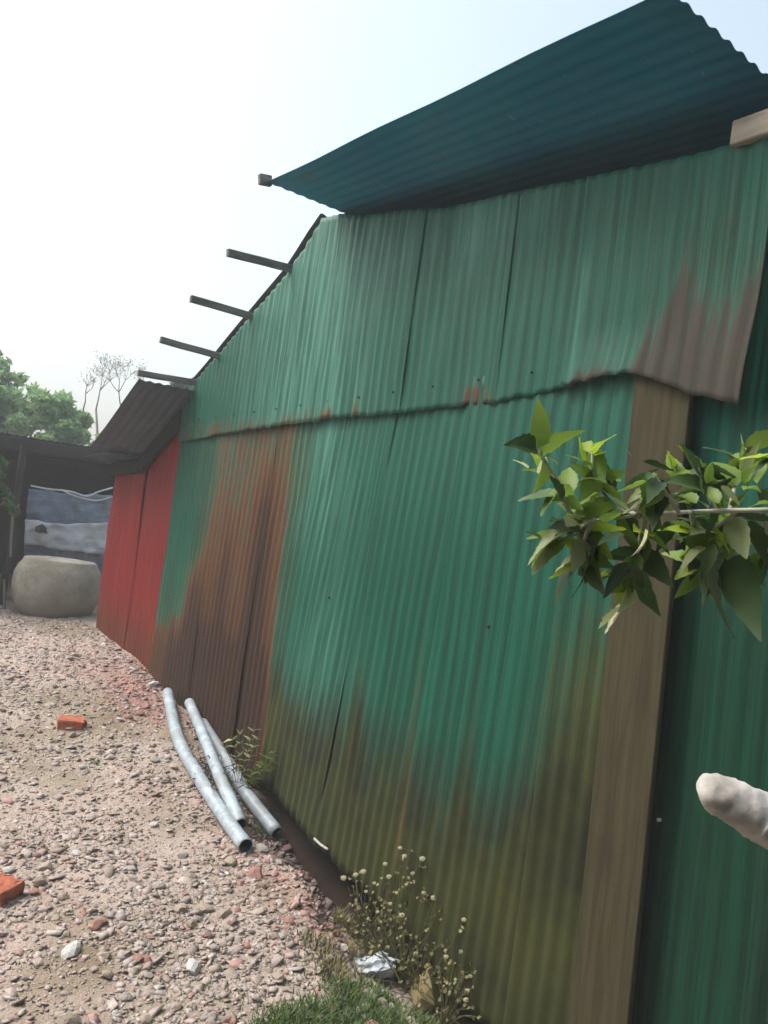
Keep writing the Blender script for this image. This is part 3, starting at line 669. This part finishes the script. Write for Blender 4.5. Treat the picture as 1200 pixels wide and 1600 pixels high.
cnt = 0; tries = 0
while cnt < 190 and tries < 5000:
    tries += 1
    x = random.uniform(-2.6, -.15); y = 1.9+5*random.random()**1.6
    p = Vector((x, y, gzf(x, y)))-CAM; d = p.dot(fw); u_ = 600+FPX*p.dot(rt)/d; v_ = 800-FPX*p.dot(up)/d
    if not (-20 < u_ < 700 and v_ < 1620): continue
    b = float(brickiness(x, y)); j = 2 if random.random() < b*.9 else random.choices((0, 1, 3, 2), (.62, .18, .10, .10))[0]
    s = random.uniform(.014, .03) if random.random() < .8 else random.uniform(.028, .045)
    put(random.choice(rocks[j]), 'brick_fragment' if j == 2 else 'stone', x, y, s, kinds[j][0], 'brick fragment' if j == 2 else 'stone', kinds[j][1]); cnt += 1
# the ones that stand out
def brick_mesh(name, lx, ly, lz, seed):
    r = random.Random(seed); bm = bmesh.new(); bmesh.ops.create_cube(bm, size=1); bmesh.ops.subdivide_edges(bm, edges=bm.edges[:], cuts=3, use_grid_fill=True)
    for q in bm.verts:
        q.co = Vector((q.co.x*lx, q.co.y*ly, q.co.z*lz)); k = (q.co.x/lx+.5)
        q.co += Vector((r.uniform(-1,1), r.uniform(-1,1), r.uniform(-1,1)))*.004
        if k > .8: q.co.x -= lx*(.25*abs(math.sin(q.co.y*60))+.1)
    bmesh.ops.bevel(bm, geom=[e for e in bm.edges if e.calc_face_angle(0) > .9], offset=.004, segments=1, affect='EDGES')
    me = bpy.data.meshes.new(name); bm.to_mesh(me); bm.free(); me.materials.append(m_orange); return me
def gat(px_, py_, z=0):
    p = at(2, z, px_, py_)
    for _ in range(6): p = at(2, gzf(p.x, p.y), px_, py_)
    return p
p = gat(5, 1398); o = put(brick_mesh('brick', .13, .11, .07, 1), 'brick', p.x, p.y, 1, 'broken orange brick cut off by the left edge of the photo', 'brick', rot=(.12, -.1, .6)); o.location.z = gzf(p.x, p.y)+.025
p = gat(116, 1138); o = put(brick_mesh('brick', .19, .12, .055, 2), 'brick', p.x, p.y, 1, 'flat orange brick half lying alone in the middle of the path', 'brick', rot=(.05, .03, -.35)); o.location.z = gzf(p.x, p.y)+.018
whm = rock_mesh('stone', 301, .5); whm.materials.append(m_white)
for (px_, py_, s, lb) in [(120, 1335, .026, 'small bright white stone left of the pipes\' near ends'), (240, 1290, .024, 'white chip lying just left of the long left pipe'), (300, 1515, .04, 'whitish angular stone near the bottom, right of the bare path middle'), (112, 1490, .045, 'flat pale tan slab stone near bottom left'), (240, 1072, .05, 'pale rounded stone at the foot of the rusty wall beyond the pipes'), (12, 1362, .025, 'small white stone touching the orange brick at left edge')]:
    p = gat(px_, py_); put(whm, 'stone', p.x, p.y, s, lb, 'stone')
p = gat(662, 1560); ym = rock_mesh('rock', 302, .9); ym.materials.append(m_yrock); put(ym, 'rock', p.x, p.y, .11, 'yellowish mossy rock in the weeds beside the plastic bag', 'rock', rot=(.3,.2,1.0), sink=0)
for (px_, py_, s, lb) in [(700, 1585, .04, 'pinkish rock at the bottom beside the yellowish rock'), (400, 1370, .05, 'dull red brick lump below the left pipe\'s open end')]:
    p = gat(px_, py_); put(rocks[2][1 if s < .045 else 3], 'rock', p.x, p.y, s, lb, 'rock')
# crumpled plastic bag
bm = bmesh.new(); bmesh.ops.create_icosphere(bm, subdivisions=4, radius=1)
for q in bm.verts:
    c_ = q.co.copy(); k = 1+.3*float(nz(c_.x*3+9, c_.y*3+c_.z*2, 77))+.12*float(nz(c_.x*8, c_.y*8+c_.z*7, 78)); q.co = Vector((c_.x*.105*k, c_.y*.055*k, c_.z*.045*k + .02*max(0, c_.x)))
me = bpy.data.meshes.new('plastic_bag'); bm.to_mesh(me); bm.free(); p = gat(578, 1525)
o = link('plastic_bag', me, m_bag, loc=(p.x, p.y, gzf(p.x, p.y)+.03)); o.rotation_euler = (0, -.15, -.55); tag(o, 'crumpled bluish white plastic bag lying in the grass by the wall', 'plastic bag')

# ------------------------------------------------------------------ pipes
def pipe(name, pts, R, label, lift=0):
    pts = curve(pts, 9); th = .004; seg = 20
    v1, f1 = tube_geo(pts, R, seg, False); v2, f2 = tube_geo(pts, R-th, seg, False); n1 = len(v1); L = len(pts)
    root = empty(name, pts[len(pts)//2], label, 'pipe', 'pale blue plastic pipes beside the wall')
    v = v1+v2; f = f1+[tuple(i+n1 for i in q[::-1]) for q in f2]
    for k in range(seg):
        a, b = k, (k+1) % seg; f.append((b, a, a+n1, b+n1)); e = (L-1)*seg; f.append((a+e, b+e, b+e+n1, a+e+n1))
    me = pydata('pipe_wall', v, f, True); me.materials.append(m_pipe); me.materials.append(m_pin)
    nf1 = len(f1); mi = np.zeros(len(f), np.int32); mi[nf1:nf1+len(f2)] = 1; me.polygons.foreach_set('material_index', mi)
    link('pipe_wall', me, None, root)
    return root
def gp(px_, py_, h): p = gat(px_, py_); 
def gp(px_, py_, h):
    p = gat(px_, py_)
    for _ in range(8): p = at(2, gzf(p.x, p.y)+h, px_, py_)
    return p
R_ = .036
pA = [gp(262, 1082, .06), gp(277, 1150, .055), gp(308, 1210, .05), gp(350, 1275, .045), gp(384, 1322, .04)]
pB = [gp(296, 1098, .09), gp(318, 1150, .10), (gp(342, 1210, .10)), gp(362, 1255, .07), gp(376, 1288, .045)]
pC = [gp(316, 1130, .05), gp(345, 1175, .05), gp(385, 1240, .05), gp(433, 1302, .045)]
for nm, q in (('A', pA), ('B', pB), ('C', pC)): print(nm, [tuple(round(c, 2) for c in p) for p in q])
pipe('plastic_pipe', pA, R_, 'leftmost pale blue plastic pipe, bowed, lying on the rubble'); pipe('plastic_pipe', pB, R_*.92, 'middle pale blue pipe crossing over toward the left pipe'); pipe('plastic_pipe', pC, R_, 'right-hand pale blue pipe nearest the wall, open end beside weeds')
# dry twigs tangled over the pipes
lst = []; rr = random.Random(3); c0 = gp(338, 1205, .08)
for _ in range(85):
    a = c0 + Vector((rr.gauss(0,.035), rr.gauss(0,.12), rr.uniform(-.06,.02))); b = a + Vector((rr.gauss(0,.06), rr.gauss(0,.10), rr.uniform(-.03,.06))); m_ = (a+b)/2+Vector((rr.gauss(0,.02), rr.gauss(0,.02), rr.gauss(0,.015)))
    lst.append((curve([a, m_, b], 4), rr.uniform(.001, .0032)))
o = tubes('dry_twigs', lst, m_twig, None, 4); tag(o, 'tangle of dark dry twigs caught between the plastic pipes', 'twigs', kind='stuff')
# white stick in the hole at the wall foot
a = at(0, -.05, 490, 1310); b = at(0, -.03, 512, 1328); o = box('white_stick', a, b, .014, .010, m_pale, jit=.002); tag(o, 'short white splinter stuck in the gap under the wall sheets', 'stick')

# ------------------------------------------------------------------ leaves
def leaf_mesh(name, wr=.42, bend=.25, fold=.25, seed=0, wave=.03):
    r = random.Random(seed); n = 11; v = []; f = []
    for i in range(n+1):
        t_ = i/n; w_ = wr*.5*(math.sin(PI*min(1, t_**.75))**.85)*(1-.25*t_) if 0 < i < n else .004
        z = -bend*t_*t_; wob = wave*r.uniform(-1, 1); w_ *= 1+.06*(-1)**i
        v += [(t_, -w_, z+fold*w_+wob), (t_, 0, z), (t_, w_, z+fold*w_-wob)]
    for i in range(n):
        a = 3*i; f += [(a, a+3, a+4, a+1), (a+1, a+4, a+5, a+2)]
    return pydata(name, v, f, True)
LM = {}
for nm, mt in (('mid', L_mid), ('bright', L_bright), ('dark', L_dark), ('pale', L_pale), ('dry', L_dry)):
    LM[nm] = []
    for k in range(4):
        me = leaf_mesh('leaf', (.36,.44,.5,.34)[k], (.12,.45,.7,-.2)[k], (.3,.6,.2,.9)[k], k, .022); me.materials.append(mt); LM[nm].append(me)
WS = 1.25
def add_leaf(parent, a, b, kind, wscale=1, roll=0., name='leaf'):
    a = Vector(a); b = Vector(b); d = b-a; L = d.length; d.normalize()
    s = d.cross(Vector((0,0,1))); 
    if s.length < .1: s = d.cross(Vector((1,0,0)))
    s.normalize(); nrm = s.cross(d)
    s2 = s*math.cos(roll)+nrm*math.sin(roll); n2 = s2.cross(d)
    Mx = Matrix((( d.x*L, -s2.x*L*wscale*WS, n2.x*L, a.x), (d.y*L, -s2.y*L*wscale*WS, n2.y*L, a.y), (d.z*L, -s2.z*L*wscale*WS, n2.z*L, a.z), (0,0,0,1)))
    o = bpy.data.objects.new(name, random.choice(LM[kind])); C.objects.link(o); o.parent = parent; o.matrix_local = Matrix.Translation(-parent.location) @ Mx
    return o
tr = empty('leafy_tree', (-1.02, -.05, gzf(-1.02, -.05)), 'leafy green branch on a pale twig reaching in from the right edge before the wall', 'tree')
v_, f_ = tube_geo(curve([(-1.02, -.05, -.15), (-1.0, -.08, .8), (-1.06, -.02, 1.5), (-.95, -.1, 2.4)], 6), [.06-.0018*i for i in range(19)], 10); link('trunk', pydata('trunk', v_, f_, True), m_bark, tr)
DP = 1.05
def bp(x, y, d=DP): return atd(x, y, d)
main = curve([(-1.05, -.03, 1.62), bp(1330, 792, .98), bp(1200, 797, 1.0), bp(1130, 798, 1.02), bp(1060, 801, 1.04), bp(990, 806, 1.05), bp(920, 815, 1.06)], 6)
tw = [(main, [.0042-.00006*i for i in range(len(main))])]
subs = [[(1150,800),(1110,830),(1080,845)], [(1060,800),(1040,770),(1020,740)], [(1000,806),(960,790),(930,750),(925,700)], [(930,814),(890,800),(870,750),(838,700)], [(925,815),(895,835),(860,850)], [(925,814),(912,850),(905,900)], [(1140,798),(1150,750),(1165,700)], [(1120,800),(1100,760),(1090,730)], [(1080,800),(1090,860),(1100,900)], [(1010,806),(1000,850),(975,920)], [(1190,797),(1200,850),(1180,900)], [(1240,795),(1230,740),(1215,700)]]
sp = []
for s_ in subs:
    dd = DP + random.uniform(-.06, .08); pts = curve([bp(x, y, DP-.02 if i == 0 else dd) for i, (x, y) in enumerate(s_)], 5); tw.append((pts, [.0034-.0001*i for i in range(len(pts))])); sp.append(pts)
tubes('branch', tw, m_pbark, tr, 6)
def cr(x, y): return 780+x/2.857, 640+y/2.857
LV = [(175,290,162,140,'bright',1,.2),(130,262,62,212,'pale',.9,0),(250,330,150,225,'mid',1,.4),(215,300,170,190,'pale',1,1.2),(310,390,300,215,'mid',1.2,.5),(260,250,225,190,'pale',.8,.3),(385,260,325,130,'bright',1.3,.9),
(400,200,515,95,'bright',1,.3),(400,190,375,110,'bright',1,.8),(420,200,460,110,'bright',1,-.3),(430,205,475,175,'bright',1,.1),(440,170,430,290,'pale',.8,.5),(520,350,445,240,'dark',1.3,.4),(545,400,415,330,'dark',1.4,.7),(540,440,400,420,'dark',1.2,.4),(480,330,400,260,'mid',1.2,.2),
(390,470,280,380,'mid',1.2,.5),(380,490,250,480,'mid',1.1,.9),(330,530,104,615,'mid',1.0,.25),(330,540,110,600,'pale',.6,.25),(400,615,278,745,'pale',.9,.7),(405,650,375,790,'mid',.9,.4),(420,560,330,640,'mid',1,.9),(560,360,700,250,'dark',1.2,.6),(640,230,770,300,'dark',1.3,.2),
(590,210,575,180,'pale',.8,.2),(660,320,540,390,'mid',1,.3),(700,330,560,410,'mid',1,1.0),(800,320,715,195,'bright',1.5,1.2),(800,320,770,180,'mid',1.5,1.3),(905,335,885,155,'bright',1.5,1.4),(920,330,960,230,'mid',1.1,.7),(850,330,800,220,'mid',1.2,.8),
(1060,340,1000,170,'mid',.8,.6),(1075,320,1050,145,'mid',.9,.8),(1085,300,1102,105,'pale',.7,.8),(1095,300,1155,125,'pale',.7,.6),(1090,330,1150,230,'mid',.9,.5),(1060,350,960,280,'mid',.9,.4),(1090,360,1160,320,'mid',.8,.2),(990,340,1080,420,'pale',1,.6),(1000,400,1080,445,'bright',.9,.3),
(650,380,640,440,'bright',1.1,.3),(690,420,600,410,'bright',.8,.1),(620,410,680,440,'bright',.8,.2),(640,525,600,695,'dry',1.35,1.3),(650,530,650,660,'dry',1.1,1.1),(560,560,470,520,'dark',1.1,.3),(600,500,520,560,'dark',1.1,.6),(590,680,480,860,'dark',1,.7),(600,690,660,880,'dark',1.2,1.0),(590,700,640,790,'dark',1.2,.5),(580,690,440,800,'dark',.9,.2),
(540,880,465,1000,'pale',.9,.6),(560,860,500,1010,'dry',.7,.9),(930,620,785,672,'pale',.7,.2),(960,560,800,560,'dark',1.2,.3),(900,520,800,470,'dark',1.3,.2),(1010,555,1040,705,'mid',1.2,1.3),(1020,560,980,600,'mid',1,.3),(700,480,680,600,'dark',1.3,.8),(760,500,730,620,'dark',1.3,.5),(820,500,880,620,'dark',1.2,.9),
(1000,640,845,925,'dark',1.1,.6),(1050,650,1092,945,'dark',1,.8),(1080,660,1185,775,'dark',1.1,.4),(950,640,820,750,'dark',1.1,.3),(1000,650,960,820,'dark',.85,1.1),(1040,650,1020,830,'dark',.85,1.2),(1080,640,1110,800,'dark',.85,1.0),(960,600,900,760,'dark',.85,1.1),(1100,500,1210,600,'dark',1.3,.5),(1090,480,1230,510,'dark',1.2,.7),(1110,450,1180,360,'mid',1.1,.4),(1150,330,1230,250,'mid',1,.4),(1160,400,1240,330,'dark',1.2,.6),
(880,420,800,340,'mid',1,.5),(850,420,760,380,'mid',1,.2),(930,440,870,380,'pale',.8,.4),(980,420,930,320,'mid',1.2,.8),(760,420,700,350,'mid',1.1,.6),(740,400,640,330,'dark',1.2,.3),(880,480,960,440,'mid',.9,.2),(1030,440,1100,380,'mid',1,.5)]
for (x0_, y0_, x1_, y1_, kd, ws, ro) in LV:
    a = cr(x0_, y0_); b = cr(x1_, y1_); d0 = DP+random.uniform(-.05, .07); d1 = d0+random.uniform(-.03, .03)
    add_leaf(tr, bp(*a, d0), bp(*b, d1), kd, min(ws, .95 if abs(x1_-x0_)+abs(y1_-y0_) > 110 else 1.2), ro + random.uniform(-.2, .2))
rr = random.Random(12)
for _ in range(170):
    pts = rr.choice(sp); p = pts[rr.randrange(2, len(pts))]; dv = (rt*rr.uniform(-1,1) + up*rr.uniform(-1,.6) + fw*rr.uniform(-.6,.6)).normalized()*rr.uniform(.03,.062)
    add_leaf(tr, p, p+dv, rr.choices(('mid','dark','bright','pale'), (.45,.35,.12,.08))[0], rr.uniform(.8,1.3), rr.uniform(0,1.4))
# the tree's own crown, right of the picture
cm = crown_mesh('crown', [(-.05, -.1, 2.6, .45), (-.5, -.6, 2.3, .4), (.2, .3, 2.2, .35), (.1, -.5, 1.6, .35)], 4200, .03, 8); link('crown', cm, m_crown2, tr, loc=(0, 0, .2))

tree('leafy_tree', 'unseen dark tree added behind the viewpoint to shade the near end of the wall', (-3.3, -2.4, 0), [(-3.3, -2.2, 3.0, 1.5), (-2.4, -2.2, 2.0, 1.3), (-4.2, -1.6, 2.4, 1.3), (-2.2, -1.9, 3.6, 1.1), (-3.6, -1.6, 3.9, 1.1)], 40000, .11, m_crown2, 31)  # tree added out of view to shade the near lower wall
nb = empty('shade_blocker', (-4.3, -1.0, 0), 'unseen brown wall added for shade, a house across the path, outside the picture on the left', 'blocker')  # unseen walls and roof added to block light from the near wall
box('blocker_wall', (-4.2, -4.5, 1.2), (-4.2, 2.4, 1.2), .2, 2.8, m_brown, nb); box('blocker_wall', (-4.2, -4.4, 1.2), (3, -4.4, 1.2), .2, 2.8, m_brown, nb)
box('roof', (-4.35, -4.7, 2.68), (-4.35, 2.6, 2.68), .7, .05, m_roofg, nb)  # top of the added light blocker
# pale barkless stub low on the right
pts = curve([atd(1096, 1228, .84), atd(1120, 1240, .84), atd(1150, 1256, .84), atd(1180, 1272, .84), atd(1215, 1290, .84), atd(1320, 1345, .86), (-1.05, .18, .85), (-.95, .08, -.1)], 8); n = len(pts); v_, f_ = tube_geo(pts, [(.007, .0115, .0140, .0155, .0165, .017)[min(i, 5)] + .010*min(1, i/26) for i in range(n)], 22)
rr = random.Random(2); v_ = [p + Vector((float(nz(p.x*70, p.z*70, 4)), float(nz(p.y*70, p.z*60, 5)), float(nz(p.x*60, p.y*60, 6))))*.0028 + Vector((float(nz(p.x*260, p.z*90, 7)), float(nz(p.y*260, p.z*200, 8)), float(nz(p.x*220, p.y*220, 9))))*.0016 for p in v_]
o = link('pale_branch', pydata('pale_branch', v_, f_, True), m_pale); tag(o, 'thick whitish barkless branch end poking in low at the right edge', 'branch')

# ------------------------------------------------------------------ weeds by the wall
def stem_line(b, h, lean, r):
    m_ = b + Vector((lean[0]*.4, lean[1]*.4, h*.55)); return curve([b, m_, b+Vector((lean[0], lean[1], h))], 4)
HEADM = None
bm = bmesh.new(); bmesh.ops.create_icosphere(bm, subdivisions=1, radius=1)
for q in bm.verts: q.co *= random.uniform(.75, 1.25)
HEADM = bpy.data.meshes.new('seed_head'); bm.to_mesh(HEADM); bm.free(); HEADM.materials.append(m_head)
heads = [[(625,1325),(632,1338),(660,1342),(650,1378),(645,1365)], [(568,1362),(585,1380),(572,1393),(537,1372),(608,1370),(556,1367)], [(700,1405),(712,1395),(742,1415),(748,1407),(745,1425),(678,1403),(662,1395)], [(725,1437),(725,1448),(758,1470),(760,1445),(785,1482),(733,1470)], [(620,1395),(640,1410),(610,1412),(655,1432),(590,1425),(602,1350)], [(697,1495),(720,1487),(735,1525),(730,1548),(728,1562),(745,1500)], [(628,1430),(675,1452),(690,1430),(668,1475),(650,1490)]]
bases = [(640,1500), (585,1470), (690,1530), (715,1545), (620,1490), (725,1600), (655,1530)]
wl = ['dry weed whose seed heads stand highest against the wall', 'dry weed with scattered seed heads nearest the pipes', 'dry weed with a close bunch of three seed heads at upper right', 'dry weed leaning farthest right with a thin arching tip', 'short dry weed in the middle of the clump above the plastic bag', 'dry weed lowest by the dark foot of the wall', 'dry weed directly behind the yellowish rock']
for k, hs in enumerate(heads):
    b = gat(*bases[k]); b.x = min(b.x, -.06); b.z = gzf(b.x, b.y); dep = (b-CAM).dot(fw)
    root = empty('dry_weed', b, wl[k], 'weed', 'dry weeds at the foot of the wall'); lst = []; rr = random.Random(40+k); lv = []
    for (hx, hy) in hs:
        h = atd(hx, hy, dep+rr.uniform(-.08, .05)); mid = (b*.45+h*.55) + Vector((rr.uniform(-.02,.02), rr.uniform(-.02,.02), .03)); c_ = curve([b, mid, h], 5); lst.append((c_, [.0017-.00008*i for i in range(len(c_))]))
        o = bpy.data.objects.new('seed_head', HEADM); C.objects.link(o); o.parent = root; o.location = h-b; s = rr.uniform(.008, .014); o.scale = (s, s, s*.8)
        for _ in range(6):
            q = c_[rr.randrange(2, len(c_))]; d = Vector((rr.gauss(0,1), rr.gauss(0,1), rr.gauss(.3,.6))).normalized(); e_ = q + d*rr.uniform(.02, .05); lst.append(([q, e_], [.001, .0006])); lv.append((e_, d))
    for _ in range(30):
        e_ = b + Vector((rr.gauss(0,.09), rr.gauss(0,.09), rr.uniform(.05,.24))); lst.append((curve([b, (b+e_)/2+Vector((0,0,.03)), e_], 4), [.0015]*9)); lv.append((e_, Vector((rr.gauss(0,1), rr.gauss(0,1), .2)).normalized()))
    o = tubes('stems', lst, m_drystem, root, 4); V = []
    for q, d in lv:
        for _ in range(3):
            a = (d+Vector([rr.gauss(0,.8) for _ in range(3)])).normalized()*rr.uniform(.007,.016); b2 = a.orthogonal()*.4; V += [q, q+a*.5+b2, q+a, q+a*.5-b2]
    me = pydata('leaves', V, [(4*i, 4*i+1, 4*i+2, 4*i+3) for i in range(len(V)//4)]); at_ = me.attributes.new('tint', 'FLOAT', 'POINT'); at_.data.foreach_set('value', np.random.default_rng(k).random(len(V)).astype(np.float32)); link('leaves', me, m_drystem, root)
# leafy weed between pipes and wall
for k, (bx_, by_, tips_, kd, lb) in enumerate([((375), 1215, [(398,1135),(375,1142),(405,1150),(362,1150),(390,1160),(350,1165)], 'pale', 'pale green wispy weed against the brown rusty sheet behind the pipes'), (385, 1222, [(432,1170),(428,1188),(430,1200),(400,1205),(415,1178),(440,1180)], 'mid', 'low green weed with narrow leaves at the wall corner beside the right pipe')]):
    b = at(0, -.10, bx_, by_); b.z = gzf(b.x, b.y); dep = (b-CAM).dot(fw); root = empty('leafy_weed', b, lb, 'weed'); lst = []; rr = random.Random(k)
    for (tx, ty) in tips_:
        h = atd(tx, ty, dep-.05+rr.uniform(-.05,.05)); c_ = curve([b, (b+h)/2+Vector((0,0,.04)), h], 5); lst.append((c_, [.0024-.0001*i for i in range(len(c_))]))
        for i in range(3, len(c_), 2):
            for s_ in (-1, 1):
                d = ((c_[i]-c_[i-1]).normalized() + s_*rt*.9 + up*rr.uniform(-.4,.4) + fw*rr.uniform(-.5,.5)).normalized(); add_leaf(root, c_[i], c_[i]+d*rr.uniform(.028,.048), kd, .8, rr.uniform(0,.8))
    tubes('stems', lst, m_drystem, root, 5)
# grass
def grass(name, pts_px, n, hmin, hmax, spread, label, seed, mat=m_grass):
    r = np.random.default_rng(seed); V = []; F = []; T = []
    cs = [gat(*q) for q in pts_px]
    for i in range(n):
        c_ = cs[r.integers(len(cs))]; x, y = c_.x+r.normal(0, spread), c_.y+r.normal(0, spread); 
        if x > -.03: x = -.03-r.random()*.05
        z = gzf(x, y)-.004; h = r.uniform(hmin, hmax); a = r.uniform(0, 6.28); ln = h*r.uniform(.2, .9); dx, dy = math.cos(a)*ln, math.sin(a)*ln; wv = r.uniform(.0016, .0034); wx, wy = -math.sin(a)*wv, math.cos(a)*wv; b = len(V); t_ = r.random()
        for k, (t, ww) in enumerate(((0, 1), (.5, .85), (1, .05))): V += [(x+dx*t*t-wx*ww, y+dy*t*t-wy*ww, z+h*t*(1-.25*t)), (x+dx*t*t+wx*ww, y+dy*t*t+wy*ww, z+h*t*(1-.25*t))]; T += [t_, t_]
        F += [(b, b+1, b+3, b+2), (b+2, b+3, b+5, b+4)]
    me = pydata(name, V, F, True); at_ = me.attributes.new('tint', 'FLOAT', 'POINT'); at_.data.foreach_set('value', np.array(T, np.float32)); return tag(link(name, me, mat), label, kind='stuff')
grass('grass', [(450,1600),(500,1585),(560,1580),(600,1560),(540,1550),(620,1600),(660,1600),(520,1610),(580,1610),(690,1620),(430,1620),(500,1650),(600,1650)], 5200, .02, .06, .045, 'low green grass and weeds at the bottom by the wall foot', 1)
grass('grass', [(520,1520),(560,1500),(600,1480),(640,1500),(680,1520),(600,1530),(560,1440),(500,1480)], 1500, .02, .08, .05, 'sparse dry grass around the dry weeds', 2, m_drystem)
grass('grass', [(400,1285),(408,1305),(395,1298)], 160, .02, .055, .02, 'small green tuft between the near ends of the pipes', 3)
grass('grass', [(150,1192),(155,1195)], 60, .01, .03, .02, 'tiny green tuft alone on the path', 4)
grass('grass', [(280,1440),(100,1430),(60,1500),(330,1560),(390,1560)], 220, .01, .025, .05, 'scattered tiny weeds on the path', 5)

# ------------------------------------------------------------------ thin haze volume added to give the look of lens flare
t = bpy.data.materials.new('haze air'); t.use_nodes = True; n_ = t.node_tree; n_.nodes.clear()
pv = n_.nodes.new('ShaderNodeVolumePrincipled'); pv.inputs['Color'].default_value = (.93, .97, 1, 1); pv.inputs['Density'].default_value = VEIL
mo = n_.nodes.new('ShaderNodeOutputMaterial'); n_.links.new(pv.outputs[0], mo.inputs['Volume'])
bm = bmesh.new(); bmesh.ops.create_cube(bm, size=1)
for q in bm.verts: q.co = Vector((q.co.x*94, q.co.y*110+7.5, q.co.z*8.5+2.6))
me = bpy.data.meshes.new('veil'); bm.to_mesh(me); bm.free()
tag(link('veil', me, t), kind='stuff')
